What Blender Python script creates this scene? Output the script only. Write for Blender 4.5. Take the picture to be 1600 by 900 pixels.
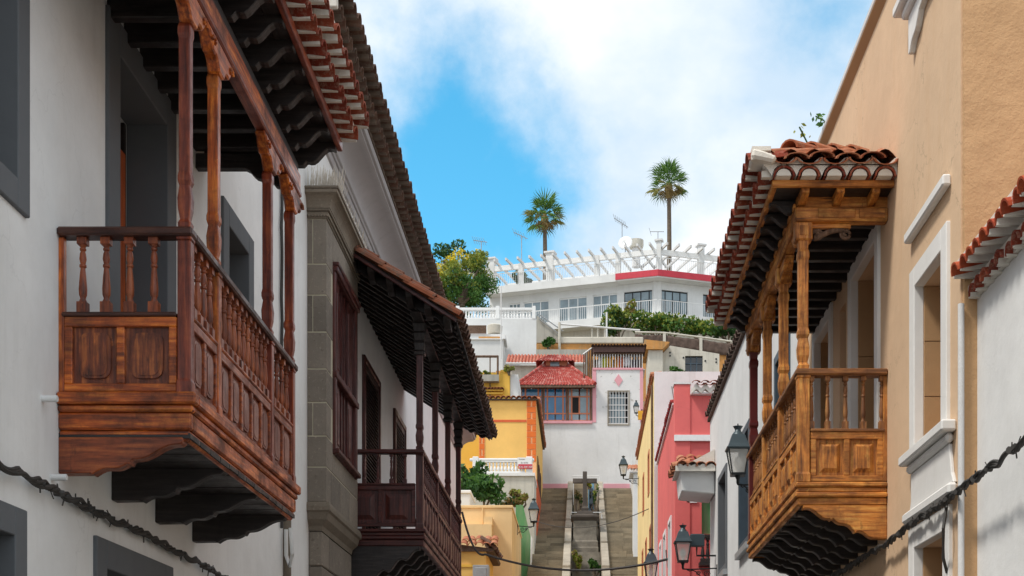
import bpy, bmesh, math, random
from mathutils import Vector, Matrix
random.seed(11)
for o in list(bpy.data.objects): bpy.data.objects.remove(o)
scene = bpy.context.scene
COL = scene.collection

# ------------------------------------------------------------------ camera
F, CX, HY, EYE = 2150.0, 910.0, 1157.0, 1.6      # focal length, street vanishing point and eye level, in photo pixels
cam_d = bpy.data.cameras.new('camera'); cam = bpy.data.objects.new('camera', cam_d); COL.objects.link(cam)
cam.location = (0, 0, EYE); cam.rotation_euler = (math.pi/2, 0, 0)
cam_d.sensor_width = 36; cam_d.lens = 36*F/1600
cam_d.shift_x = (800-CX)/1600; cam_d.shift_y = (HY-450)/1600
cam_d.clip_start = .1; cam_d.clip_end = 3000
scene.camera = cam

# ------------------------------------------------------------------ sky and sun
SUN_EL, SUN_AZ = math.radians(56), math.radians(240)       # azimuth from +Y, clockwise: from the left, a little behind the camera
w = bpy.data.worlds.new('World'); scene.world = w; w.use_nodes = True
N, L = w.node_tree.nodes, w.node_tree.links
N.clear()
def wn(t, **k):
    n = N.new(t)
    for a, b in k.items(): setattr(n, a, b)
    return n
sky = wn('ShaderNodeTexSky', sky_type='NISHITA', sun_disc=False)
sky.sun_elevation = SUN_EL; sky.sun_rotation = SUN_AZ; sky.air_density = 1.0; sky.dust_density = .6; sky.ozone_density = 2.0
hs = wn('ShaderNodeHueSaturation'); hs.inputs['Hue'].default_value = .472; hs.inputs['Saturation'].default_value = 1.36; hs.inputs['Value'].default_value = 1.25
L.new(sky.outputs[0], hs.inputs['Color'])
tc = wn('ShaderNodeTexCoord')
def wnoise(scale, det, rough, off, stretch=(1, 1, 1)):
    mp = wn('ShaderNodeMapping'); mp.inputs['Location'].default_value = off; mp.inputs['Scale'].default_value = stretch
    L.new(tc.outputs['Generated'], mp.inputs['Vector'])
    n = wn('ShaderNodeTexNoise'); n.inputs['Scale'].default_value = scale; n.inputs['Detail'].default_value = det; n.inputs['Roughness'].default_value = rough
    L.new(mp.outputs[0], n.inputs['Vector']); return n.outputs[0]
def wmath(op, a, b, c=None):
    m = wn('ShaderNodeMath', operation=op)
    for i, v in enumerate((a, b, c)):
        if v is None: continue
        if isinstance(v, (int, float)): m.inputs[i].default_value = v
        else: L.new(v, m.inputs[i])
    return m.outputs[0]
def wgap(px, py, rx, ry):          # a break in the clouds around one direction of the sky
    d = Vector(((px-CX)/F, 1, (HY-py)/F)).normalized()
    s = wn('ShaderNodeVectorMath', operation='SUBTRACT'); s.inputs[1].default_value = d; L.new(tc.outputs['Generated'], s.inputs[0])
    q = wn('ShaderNodeVectorMath', operation='MULTIPLY'); q.inputs[1].default_value = (1/rx, 0, 1/ry); L.new(s.outputs[0], q.inputs[0])
    le = wn('ShaderNodeVectorMath', operation='LENGTH'); L.new(q.outputs[0], le.inputs[0])
    return wmath('SUBTRACT', 1.0, wmath('MINIMUM', le.outputs['Value'], 1.0), None)
big = wnoise(7.0, 7, .58, (3.1, .7, 1.9)); fine = wnoise(26, 6, .6, (.3, 5.2, 2.2))
g1 = wgap(705, 270, .105, .135); g2 = wgap(650, 365, .09, .08); g3 = wgap(770, 310, .095, .10)
g4 = wgap(1300, 10, .10, .07); g5 = wgap(690, 50, .10, .08)
gap = wmath('MAXIMUM', wmath('MAXIMUM', g1, wmath('MULTIPLY', wmath('MAXIMUM', g4, g5), .42)), wmath('MAXIMUM', g2, g3))
v = wmath('ADD', wmath('MULTIPLY', gap, .95), wmath('MULTIPLY', big, .95))
v = wmath('ADD', v, wmath('MULTIPLY', fine, .42))
blue = wn('ShaderNodeMapRange', interpolation_type='SMOOTHSTEP'); blue.inputs['From Min'].default_value = .74; blue.inputs['From Max'].default_value = 1.40
L.new(v, blue.inputs['Value'])
shade = wnoise(5, 6, .55, (7.3, 2.2, .4), (1, 1, 1.6))
cr = wn('ShaderNodeValToRGB'); cr.color_ramp.elements[0].position = .34; cr.color_ramp.elements[1].position = .58
cr.color_ramp.elements[0].color = (3.3, 4.1, 4.9, 1); cr.color_ramp.elements[1].color = (5.2, 5.36, 5.48, 1)
L.new(shade, cr.inputs[0])
mx = wn('ShaderNodeMix', data_type='RGBA'); L.new(blue.outputs[0], mx.inputs[0]); L.new(cr.outputs[0], mx.inputs[6]); L.new(hs.outputs[0], mx.inputs[7])
bg = wn('ShaderNodeBackground'); bg.inputs['Strength'].default_value = .1; L.new(mx.outputs[2], bg.inputs['Color'])
wo = wn('ShaderNodeOutputWorld'); L.new(bg.outputs[0], wo.inputs[0])

S = Vector((math.sin(SUN_AZ)*math.cos(SUN_EL), math.cos(SUN_AZ)*math.cos(SUN_EL), math.sin(SUN_EL)))
sd = bpy.data.lights.new('sun', 'SUN'); sd.energy = 1.5; sd.angle = math.radians(10); sd.color = (1, .95, .87)
so = bpy.data.objects.new('sun', sd); COL.objects.link(so); so.rotation_euler = S.to_track_quat('Z', 'Y').to_euler(); so.location = (-20, -20, 40)
vs = scene.view_settings; vs.view_transform = 'Standard'; vs.look = 'None'; vs.exposure = 1.02; vs.gamma = 1; vs.use_curve_mapping = False

# ------------------------------------------------------------------ materials
class NT:
    def __init__(s, name):
        s.m = bpy.data.materials.new(name); s.m.use_nodes = True
        s.n, s.l = s.m.node_tree.nodes, s.m.node_tree.links
        s.b = s.n['Principled BSDF']; s._tc = None
    def nd(s, t, **k):
        n = s.n.new(t)
        for a, b in k.items(): setattr(n, a, b)
        return n
    def inp(s, sock, v):
        if isinstance(v, (int, float, tuple)): sock.default_value = v
        else: s.l.new(v, sock)
    def co(s, scale=(1, 1, 1), rnd=0):
        if not s._tc: s._tc = s.nd('ShaderNodeTexCoord')
        src = s._tc.outputs['Object']
        mp = s.nd('ShaderNodeMapping'); mp.inputs['Scale'].default_value = scale
        if rnd:
            oi = s.nd('ShaderNodeObjectInfo'); a = s.nd('ShaderNodeVectorMath', operation='SCALE'); a.inputs[0].default_value = (rnd, rnd*.7, rnd*1.3); s.l.new(oi.outputs['Random'], a.inputs['Scale'])
            b = s.nd('ShaderNodeVectorMath', operation='ADD'); s.l.new(src, b.inputs[0]); s.l.new(a.outputs[0], b.inputs[1]); src = b.outputs[0]
        s.l.new(src, mp.inputs[0]); return mp.outputs[0]
    def noise(s, scale, det=5, rough=.55, st=(1, 1, 1), rnd=0):
        n = s.nd('ShaderNodeTexNoise'); n.inputs['Scale'].default_value = scale; n.inputs['Detail'].default_value = det; n.inputs['Roughness'].default_value = rough
        s.l.new(s.co(st, rnd), n.inputs['Vector']); return n.outputs[0]
    def ramp(s, fac, stops):
        r = s.nd('ShaderNodeValToRGB'); e = r.color_ramp.elements
        while len(e) < len(stops): e.new(.5)
        for i, (p, c) in enumerate(stops):
            e[i].position = p; e[i].color = (c, c, c, 1) if isinstance(c, (int, float)) else (*c[:3], 1)
        s.l.new(fac, r.inputs[0]); return r.outputs[0]
    def mix(s, f, a, b, mode='MIX'):
        m = s.nd('ShaderNodeMix', data_type='RGBA', blend_type=mode)
        s.inp(m.inputs[0], f)
        for i, v in ((6, a), (7, b)): s.inp(m.inputs[i], (*v[:3], 1) if isinstance(v, tuple) else v)
        return m.outputs[2]
    def mul(s, a, b):
        m = s.nd('ShaderNodeMath', operation='MULTIPLY'); s.inp(m.inputs[0], a); s.inp(m.inputs[1], b); return m.outputs[0]
    def bump(s, h, st, dist=.02):
        b = s.nd('ShaderNodeBump'); b.inputs['Strength'].default_value = st; b.inputs['Distance'].default_value = dist
        s.l.new(h, b.inputs['Height'])
        if s.b.inputs['Normal'].links: s.l.new(s.b.inputs['Normal'].links[0].from_socket, b.inputs['Normal'])
        s.l.new(b.outputs[0], s.b.inputs['Normal'])
    def fin(s, col, rough=.8, metal=0, spec=.5):
        s.inp(s.b.inputs['Base Color'], (*col[:3], 1) if isinstance(col, tuple) else col); s.inp(s.b.inputs['Roughness'], rough); s.b.inputs['Metallic'].default_value = metal
        s.b.inputs['Specular IOR Level'].default_value = spec
        return s.m
def sc(c, k): return tuple(min(1, x*k) for x in c)

def plaster(name, c, stain=.25, dirt=(.25, .22, .18), bump=.25, peel=None, lo=.56, crack=0):
    t = NT(name)
    base = t.mix(t.ramp(t.noise(.9, 6, .6), [(.3, 0.), (.7, 1.)]), sc(c, .9), sc(c, 1.06))
    base = t.mix(t.mul(t.ramp(t.noise(9, 5, .7), [(.45, 0.), (.75, 1.)]), .25), base, sc(c, .82))
    st = t.ramp(t.noise(1.6, 6, .65, (2.2, 2.2, .22)), [(lo, 0.), (lo+.24, 1.)])
    base = t.mix(t.mul(st, stain), base, dirt)
    if crack:                                     # hairline cracks, only here and there
        vo = t.nd('ShaderNodeTexVoronoi', feature='DISTANCE_TO_EDGE'); vo.inputs['Scale'].default_value = 1.1
        wv = t.nd('ShaderNodeVectorMath', operation='ADD'); t.l.new(t.co(), wv.inputs[0]); nn = t.nd('ShaderNodeTexNoise'); nn.inputs['Scale'].default_value = 4; nn.inputs['Detail'].default_value = 6; t.l.new(t.co(), nn.inputs['Vector'])
        s2 = t.nd('ShaderNodeVectorMath', operation='SCALE'); s2.inputs['Scale'].default_value = .5; t.l.new(nn.outputs['Color'], s2.inputs[0]); t.l.new(s2.outputs[0], wv.inputs[1]); t.l.new(wv.outputs[0], vo.inputs['Vector'])
        ck = t.mul(t.ramp(vo.outputs[0], [(0, 1.), (.008, 0.)]), t.ramp(t.noise(.8, 3), [(.5, 0.), (.62, 1.)]))
        base = t.mix(t.mul(ck, crack), base, sc(c, .35)); t.bump(ck, -.3, .01)
        dm = t.ramp(t.noise(.55, 5, .6), [(.55, 0.), (.72, 1.)]); base = t.mix(t.mul(dm, .14), base, dirt)
    if peel:
        p = t.ramp(t.noise(3.2, 8, .68), [(.60, 0.), (.625, 1.)])
        base = t.mix(t.mul(p, peel[1]), base, peel[0]); t.bump(p, -.4, .02)
    t.bump(t.noise(5, 4), bump*.6, .04); t.bump(t.noise(70, 3), bump*.5, .008)
    return t.fin(base, .88, 0, .25)

def wood(name, dark, mid, light, ax, rough=.45, wear=.35, spec=.5):
    t = NT(name)
    st = {'x': (.9, 11, 11), 'y': (11, .9, 11), 'z': (11, 11, .9)}[ax]
    g = t.noise(3.2, 7, .62, st, 3.0)
    col = t.ramp(g, [(.28, dark), (.5, mid), (.74, light)])
    pt = t.ramp(t.noise(3.4, 7, .68, rnd=5.0), [(.42, 0.), (.62, 1.)])
    col = t.mix(t.mul(pt, wear), col, dark)
    fl = t.ramp(t.noise(16, 5, .7, (1, 1, .6), 2.0), [(.66, 0.), (.72, 1.)])
    col = t.mix(t.mul(fl, .35), col, sc(light, 1.5))
    col = t.mix(t.mul(t.ramp(t.noise(7, 6, .7, (1.4, 1.4, .5), 4.0), [(.6, 0.), (.7, 1.)]), .6), col, sc(dark, .35))
    t.bump(g, .35, .01)
    return t.fin(col, t.ramp(pt, [(0, rough), (1, min(1, rough+.25))]), 0, spec)

def tilemat(name, cols, lichen=(.30, .27, .2), lf=.35, ls=22):
    t = NT(name)
    oi = t.nd('ShaderNodeObjectInfo')
    col = t.ramp(oi.outputs['Random'], [(i/(len(cols)-1), c) for i, c in enumerate(cols)])
    col = t.mix(t.ramp(t.noise(9, 5, .6, rnd=9), [(.35, 0.), (.7, .55)]), col, sc(cols[0], .55))
    l = t.ramp(t.noise(ls, 7, .7, rnd=7), [(.50, 0.), (.62, 1.)])
    col = t.mix(t.mul(l, lf), col, lichen); t.bump(t.noise(50, 4), .3, .006)
    return t.fin(col, .85, 0, .3)

def plain(name, c, rough=.6, metal=0, var=.12, spec=.5, scale=6):
    t = NT(name)
    col = t.mix(t.ramp(t.noise(scale, 5, .6, rnd=4), [(.3, 0.), (.7, 1.)]), sc(c, 1-var), sc(c, 1+var))
    t.bump(t.noise(40, 3), .08, .005)
    return t.fin(col, rough, metal, spec)

def stone(name, c, var=.3, speck=.5, scale=1):
    t = NT(name)
    col = t.mix(t.ramp(t.noise(2.2*scale, 6, .6, rnd=6), [(.3, 0.), (.7, 1.)]), sc(c, 1-var), sc(c, 1+var))
    col = t.mix(t.mul(t.ramp(t.noise(45*scale, 5, .75), [(.56, 0.), (.66, 1.)]), speck), col, sc(c, 1.9))
    col = t.mix(t.mul(t.ramp(t.noise(30*scale, 5, .7), [(.58, 0.), (.68, 1.)]), speck), col, sc(c, .35))
    oi = t.nd('ShaderNodeObjectInfo'); col = t.mix(1.0, col, t.ramp(oi.outputs['Random'], [(0, (.78, .78, .78)), (1, (1.15, 1.14, 1.12))]), 'MULTIPLY')
    t.bump(t.noise(30*scale, 6, .7), .5, .012)
    return t.fin(col, .9, 0, .3)

def leafmat(name, c1, c2, tr=.25):
    t = NT(name)
    g = t.nd('ShaderNodeNewGeometry')
    col = t.ramp(g.outputs['Random Per Island'], [(0, c1), (1, c2)])
    m = t.fin(col, .55, 0, .35)
    t.b.inputs['Transmission Weight'].default_value = 0
    tl = t.nd('ShaderNodeBsdfTranslucent'); t.l.new(col, tl.inputs[0])
    ms = t.nd('ShaderNodeMixShader'); ms.inputs[0].default_value = tr
    t.l.new(t.b.outputs[0], ms.inputs[1]); t.l.new(tl.outputs[0], ms.inputs[2]); t.l.new(ms.outputs[0], t.n['Material Output'].inputs[0])
    return m

def glassmat(name, c, rough=.06):
    t = NT(name); m = t.fin(t.mix(t.ramp(t.noise(.9, 4), [(.35, 0.), (.65, 1.)]), sc(c, .7), sc(c, 1.25)), rough, 0, .9); return m

M = {}
M['white_l'] = plaster('white_plaster', (.81, .81, .80), .2, (.42, .40, .36), crack=.16)
M['white_r'] = plaster('bright_white_plaster', (.72, .72, .71), .14)
M['white_old'] = plaster('stained_white_plaster', (.70, .69, .68), .35)
M['white_peel'] = plaster('peeling_white_paint', (.74, .72, .71), .25, peel=((.36, .33, .29), .65))
M['peach'] = plaster('peach_plaster', (.69, .485, .315), .3, (.55, .30, .13), .3, crack=.4)
M['peach_rough'] = plaster('rough_peach_plaster', (.58, .355, .185), .3, (.36, .19, .07), .9)
M['grey_trim'] = plaster('grey_trim', (.135, .143, .153), .1, (.06, .06, .065), .12)
M['white_trim'] = plaster('white_trim', (.78, .765, .74), .22, (.4, .36, .3), .2)
M['cornice'] = plaster('grey_cornice', (.42, .405, .41), .25, (.17, .16, .16), .15)
M['pink'] = plaster('pink_plaster', (.74, .16, .15), .35, (.46, .085, .09), .2, crack=.3)
M['pink_pale'] = plaster('pale_pink_paint', (.74, .36, .40), .2, (.5, .25, .25), .15)
M['cream'] = plaster('cream_plaster', (.82, .63, .31), .4, (.55, .38, .16), .15)
M['beige'] = plaster('beige_plaster', (.80, .56, .29), .32, (.6, .38, .18), .15)
M['yellow'] = plaster('yellow_plaster', (.83, .50, .15), .3, (.62, .40, .12), .12)
M['yellow_deep'] = plaster('deep_yellow_plaster', (.82, .49, .09), .2, (.5, .3, .1), .2)
M['orange'] = plaster('orange_quoin', (.74, .17, .035), .2, (.5, .1, .03), .25)
M['orange_joint'] = plain('pale_orange_joint', (.80, .42, .20), .8)
M['green'] = plaster('green_wall', (.09, .30, .11), .5, (.35, .34, .25), .25, lo=.44)
M['red_wall'] = plaster('red_orange_wall', (.66, .13, .05), .2, (.4, .1, .05), .2)
M['concrete'] = plaster('old_concrete', (.42, .40, .35), .6, (.14, .13, .11), .5, lo=.47)
M['concrete_pale'] = plaster('pale_concrete', (.60, .56, .48), .5, (.22, .2, .16), .4, lo=.5)
M['rubble'] = plaster('orange_rubble', (.58, .28, .09), .6, (.26, .19, .10), 1.4, peel=((.40, .33, .2), .6), lo=.45)
M['basalt'] = stone('basalt_block', (.205, .176, .146), .22, .55, .5)
M['basalt_trim'] = stone('basalt_moulding', (.215, .178, .138), .22, .35, .6)
M['mortar_d'] = plain('pale_joint', (.44, .40, .30), .9)
M['step'] = stone('stair_stone', (.27, .222, .155), .3, .35, .5)
M['step_pale'] = stone('pale_stair_stone', (.33, .29, .235), .25, .35, .6)
M['cross_stone'] = stone('dark_cross_stone', (.10, .082, .07), .25, .3)
M['plinth'] = stone('plinth_stone', (.22, .195, .16), .4, .4)
M['asphalt'] = stone('cobbled_asphalt', (.20, .19, .175), .2, .3)
M['soil'] = stone('hill_soil', (.16, .13, .075), .4, .3, .3)
for ax in 'xyz':
    M['w1'+ax] = wood('varnished_wood_'+ax, (.03, .007, .004), (.46, .090, .013), (.92, .29, .04), ax, .32, .72)
    M['w1r'+ax] = wood('red_varnished_wood_'+ax, (.05, .009, .006), (.22, .037, .014), (.44, .105, .032), ax, .32, .5)
    M['w1d'+ax] = wood('dark_worn_wood_'+ax, (.016, .005, .004), (.06, .017, .009), (.14, .045, .02), ax, .36, .4)
    M['w1b'+ax] = wood('red_brown_wood_'+ax, (.04, .009, .005), (.27, .058, .017), (.50, .14, .036), ax, .34, .55)
    M['w3d'+ax] = wood('aged_brown_wood_'+ax, (.05, .018, .007), (.27, .10, .026), (.55, .26, .07), ax, .5, .5)
    M['w2'+ax] = wood('mahogany_stain_wood_'+ax, (.016, .004, .0035), (.070, .013, .010), (.135, .028, .019), ax, .34, .35)
    M['w3'+ax] = wood('honey_wood_'+ax, (.07, .021, .006), (.60, .21, .033), (.86, .46, .11), ax, .46, .62)
    M['dk'+ax] = wood('dark_stain_and_shade_wood_'+ax, (.010, .008, .008), (.024, .018, .017), (.050, .039, .036), ax, .42, .3)  # dark stained timber; also carries the shade painted into the rear corbels
M['panel_dark'] = wood('worn_panel_wood', (.03, .009, .006), (.19, .040, .013), (.58, .17, .035), 'z', .36, .62)
M['panel_side'] = wood('red_panel_wood', (.07, .018, .012), (.21, .065, .04), (.32, .12, .08), 'z', .3, .3)
M['t_red'] = tilemat('red_clay_tile', [(.20, .030, .016), (.27, .045, .022), (.36, .08, .036), (.24, .05, .028)], (.42, .30, .22), lf=.4)
M['t_clay'] = tilemat('terracotta_tile', [(.36, .10, .045), (.46, .155, .07), (.52, .21, .11), (.42, .12, .05)], lf=.4)
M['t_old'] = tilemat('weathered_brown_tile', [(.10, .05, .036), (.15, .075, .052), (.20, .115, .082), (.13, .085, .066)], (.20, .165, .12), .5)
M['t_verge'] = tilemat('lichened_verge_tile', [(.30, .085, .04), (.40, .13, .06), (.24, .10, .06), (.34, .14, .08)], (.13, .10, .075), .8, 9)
M['t_dark'] = tilemat('dark_brown_tile', [(.05, .03, .025), (.08, .045, .035), (.11, .06, .045)], lf=.4)  # dark brown clay for the white house coping and yellow house roof
M['mortar'] = plaster('lime_mortar', (.72, .68, .61), .45, (.32, .26, .2), .6)
M['mortar_old'] = plain('old_mortar', (.13, .095, .07), .9, var=.3)
M['roof_red'] = tilemat('painted_red_tile', [(.34, .05, .04), (.40, .065, .05), (.30, .05, .04)], (.60, .36, .31), .55, 4)
M['roof_clay'] = tilemat('red_roof_tile', [(.42, .10, .06), (.46, .13, .08)], (.62, .42, .32), .4, 4)
M['metal_dk'] = plain('dark_iron', (.012, .014, .016), .45, .4)
M['lamp_cap'] = plain('blue_grey_lamp_paint', (.045, .065, .075), .4, .3)
M['metal_grey'] = plain('grey_metal', (.35, .36, .37), .5, .4)
M['white_paint'] = plain('white_paint', (.80, .80, .79), .6, 0, .05)
M['red_paint'] = plain('red_paint', (.55, .035, .06), .6, 0, .1)
M['wall_glass'] = glassmat('lantern_glass', (.55, .50, .44), .1)
M['glass_blue'] = glassmat('blue_window_glass', (.03, .145, .30), .12)
M['glass_slate'] = glassmat('slate_window_glass', (.045, .048, .055), .3)
M['glass_pale'] = glassmat('pale_window_glass', (.20, .26, .29), .1)
M['glass_dark'] = glassmat('dark_window_glass', (.012, .015, .02), .08)
M['curtain'] = plain('curtain_cloth', (.55, .62, .60), .8)
M['salmon'] = plain('salmon_painted_wood', (.50, .16, .075), .6)
M['brown_wood'] = wood('weathered_brown_wood', (.05, .03, .02), (.14, .08, .05), (.24, .15, .1), 'z', .7, .3)
M['rope'] = plain('black_cable', (.04, .037, .034), .7, 0, .3)
M['spike'] = plain('plastic_spike', (.62, .56, .48), .5)
M['downpipe'] = plain('red_painted_pipe', (.12, .016, .014), .35, .2)
M['pvc'] = plain('white_pvc', (.72, .72, .71), .5)
M['dark_room'] = plain('dark_interior', (.012, .011, .011), .9)
M['door_orange'] = wood('orange_door_wood', (.22, .045, .012), (.46, .095, .022), (.60, .15, .035), 'z', .35, .2)
M['louver'] = wood('dark_louver_wood', (.012, .006, .005), (.03, .014, .011), (.05, .025, .02), 'y', .5, .3)
M['brown_mesh'] = plain('brown_shade_netting', (.105, .07, .055), .95, 0, .25)
M['blue_dk'] = plain('slate_blue_paint', (.05, .075, .10), .5)
M['tan_reveal'] = plaster('tan_reveal', (.42, .255, .13), .2, (.25, .14, .07), .2)
M['fern'] = leafmat('green_leaf', (.03, .10, .018), (.11, .23, .04))
M['leaf_dk'] = leafmat('dark_leaf', (.016, .055, .014), (.06, .15, .035))
M['leaf_mid'] = leafmat('olive_leaf', (.12, .17, .025), (.33, .36, .045))
M['leaf_yel'] = leafmat('yellow_blossom', (.50, .40, .02), (.85, .66, .03))
M['leaf_dry'] = leafmat('dry_leaf', (.20, .13, .05), (.36, .26, .1))
M['palm_g'] = leafmat('palm_green', (.04, .12, .025), (.15, .27, .05))
M['palm_y'] = leafmat('palm_olive', (.17, .18, .04), (.30, .27, .08))
M['trunk'] = wood('trunk_bark', (.07, .05, .035), (.16, .12, .085), (.24, .19, .13), 'x', .9, .4)
M['gold'] = plain('yellow_lamp_panel', (.70, .33, .01), .5)
M['awning'] = plain('brown_corrugated_sheet', (.10, .05, .04), .7)

# ------------------------------------------------------------------ mesh helpers
class MB:
    def __init__(s): s.v, s.f, s.sm = [], [], []
    def add(s, vs, fs, sm=False):
        o = len(s.v); s.v += [tuple(p) for p in vs]; s.f += [tuple(i+o for i in f) for f in fs]; s.sm += [sm]*len(fs); return s
    def box(s, x0, x1, y0, y1, z0, z1):
        x0, x1 = min(x0, x1), max(x0, x1); y0, y1 = min(y0, y1), max(y0, y1); z0, z1 = min(z0, z1), max(z0, z1)
        return s.add([(x0, y0, z0), (x1, y0, z0), (x1, y1, z0), (x0, y1, z0), (x0, y0, z1), (x1, y0, z1), (x1, y1, z1), (x0, y1, z1)],
                     [(0, 3, 2, 1), (4, 5, 6, 7), (0, 1, 5, 4), (1, 2, 6, 5), (2, 3, 7, 6), (3, 0, 4, 7)])
    def obox(s, o, d, u0, u1, v0, v1, z0, z1):      # box along direction d (xy) from o; v runs to the left-hand normal
        d = Vector(d).normalized(); n = Vector((-d.y, d.x)); P = lambda u, v, z: (o[0]+d.x*u+n.x*v, o[1]+d.y*u+n.y*v, z)
        return s.add([P(u0, v0, z0), P(u1, v0, z0), P(u1, v1, z0), P(u0, v1, z0), P(u0, v0, z1), P(u1, v0, z1), P(u1, v1, z1), P(u0, v1, z1)],
                     [(0, 3, 2, 1), (4, 5, 6, 7), (0, 1, 5, 4), (1, 2, 6, 5), (2, 3, 7, 6), (3, 0, 4, 7)])
    def prism(s, poly, ax, a, b):                   # 2-D outline pushed along an axis: x->(y,z) y->(x,z) z->(x,y)
        f = {'x': lambda p, t: (t, p[0], p[1]), 'y': lambda p, t: (p[0], t, p[1]), 'z': lambda p, t: (p[0], p[1], t)}[ax]
        n = len(poly)
        return s.add([f(p, a) for p in poly]+[f(p, b) for p in poly], [tuple(range(n)), tuple(range(2*n-1, n-1, -1))]+[(i, (i+1) % n, (i+1) % n+n, i+n) for i in range(n)])
    def tube(s, pts, r, n=8, cap=True):
        pts = [Vector(p) for p in pts]; rs = r if isinstance(r, (list, tuple)) else [r]*len(pts)
        up = Vector((0, 0, 1)); vs = []
        for i, p in enumerate(pts):
            t = (pts[min(i+1, len(pts)-1)]-pts[max(i-1, 0)]).normalized()
            a = t.cross(up if abs(t.z) < .95 else Vector((1, 0, 0))).normalized(); b = a.cross(t)
            vs += [p+(a*math.cos(k*2*math.pi/n)+b*math.sin(k*2*math.pi/n))*rs[i] for k in range(n)]
        fs = [(i*n+k, i*n+(k+1) % n, (i+1)*n+(k+1) % n, (i+1)*n+k) for i in range(len(pts)-1) for k in range(n)]
        if cap: fs += [tuple(range(n)), tuple(range(len(vs)-1, len(vs)-n-1, -1))]
        return s.add(vs, fs, n > 5)
    def lathe(s, prof, c, n=10, rot=0., sm=True):
        vs = [(c[0]+r*math.cos(rot+k*2*math.pi/n), c[1]+r*math.sin(rot+k*2*math.pi/n), z) for r, z in prof for k in range(n)]
        m = len(prof)
        fs = [(i*n+k, i*n+(k+1) % n, (i+1)*n+(k+1) % n, (i+1)*n+k) for i in range(m-1) for k in range(n)]+[tuple(range(n)), tuple(range(m*n-1, m*n-n-1, -1))]
        return s.add(vs, fs, sm)
    def sq(s, prof, c): return s.lathe([(r*1.41421, z) for r, z in prof], c, 4, math.pi/4, False)
    def leaf(s, p, size, asp=.55):
        d = Vector((random.gauss(0, 1), random.gauss(0, 1), random.gauss(0, .8))).normalized(); e = d.orthogonal().normalized()
        e.rotate(Matrix.Rotation(random.random()*6.28, 3, d)); g = d.cross(e); p = Vector(p); a = size*random.uniform(.7, 1.3)
        return s.add([p-e*a, p+g*a*asp, p+e*a, p-g*a*asp], [(0, 1, 2, 3)])
    def mesh(s, name, mat, fix=True):
        me = bpy.data.meshes.new(name); me.from_pydata(s.v, [], s.f)
        me.polygons.foreach_set('use_smooth', s.sm)
        if fix:
            bm = bmesh.new(); bm.from_mesh(me); bmesh.ops.recalc_face_normals(bm, faces=bm.faces); bm.to_mesh(me); bm.free()
        if any(s.sm) and fix: me.set_sharp_from_angle(angle=math.radians(38))
        me.materials.append(M[mat] if isinstance(mat, str) else mat); return me
    def build(s, name, mat, parent=None, bev=0, kind=None, label=None, fix=True):
        return ob(name, s.mesh(name, mat, fix), parent, bev=bev, kind=kind, label=label)
OFF = {}
def ob(name, me, parent=None, loc=(0, 0, 0), rot=None, bev=0, kind=None, label=None):
    o = bpy.data.objects.new(name, me); COL.objects.link(o)
    base = Vector((0, 0, 0))
    if parent: o.parent = parent; base = OFF[parent.name]
    OFF[o.name] = Vector(loc); o.location = Vector(loc)-base
    if rot is not None: o.rotation_euler = rot
    if bev:
        b = o.modifiers.new('bevel', 'BEVEL'); b.width = bev; b.segments = 1; b.limit_method = 'ANGLE'; b.angle_limit = math.radians(50)
    if kind: o['kind'] = kind
    if label: o['label'] = label
    return o
def thing(name, label, cat, loc, group=None):
    o = bpy.data.objects.new(name, None); COL.objects.link(o); o.empty_display_size = .3
    o.location = loc; OFF[o.name] = Vector(loc); o['label'] = label; o['category'] = cat
    if group: o['group'] = group
    return o
def tag(o, label, cat, group=None):
    o['label'] = label; o['category'] = cat
    if group: o['group'] = group
    return o
def wx(px, Y): return (px-CX)*Y/F
def wz(py, Y): return EYE+(HY-py)*Y/F
def bx(*a): return MB().box(*a)
def cells(a0, a1, b0, b1, holes):
    A = sorted({a0, a1, *[min(max(h[i], a0), a1) for h in holes for i in (0, 1)]}); B = sorted({b0, b1, *[min(max(h[i], b0), b1) for h in holes for i in (2, 3)]})
    for i in range(len(A)-1):
        run = None
        for j in range(len(B)-1):
            ca, cb = (A[i]+A[i+1])/2, (B[j]+B[j+1])/2
            if any(h[0] < ca < h[1] and h[2] < cb < h[3] for h in holes):
                if run: yield (A[i], A[i+1], *run)
                run = None
            else: run = (run[0], B[j+1]) if run else (B[j], B[j+1])
        if run: yield (A[i], A[i+1], *run)
def wall_x(mb, X, t, y0, y1, z0, z1, holes=()):      # t: signed thickness away from the street
    for a, b, c, d in cells(y0, y1, z0, z1, holes): mb.box(X, X+t, a, b, c, d)
    return mb
def wall_y(mb, Y, t, x0, x1, z0, z1, holes=()):
    for a, b, c, d in cells(x0, x1, z0, z1, holes): mb.box(a, b, Y, Y+t, c, d)
    return mb
def frame_x(X, proud, dep, h, w, sides='LRTB'):      # surround of an opening in a street wall; proud: signed towards the street
    mb = MB(); y0, y1, z0, z1 = h[0]+.004, h[1]-.004, h[2]+(.004 if 'B' in sides else 0), h[3]-.004; T = w if 'T' in sides else 0; Bm = w if 'B' in sides else 0
    if 'L' in sides: mb.box(X+proud, X-dep, y0-w, y0, z0-Bm, z1+T)
    if 'R' in sides: mb.box(X+proud, X-dep, y1, y1+w, z0-Bm, z1+T)
    if T: mb.box(X+proud, X-dep, y0, y1, z1, z1+w)
    if Bm: mb.box(X+proud, X-dep, y0, y1, z0-w, z0)
    return mb
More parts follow.
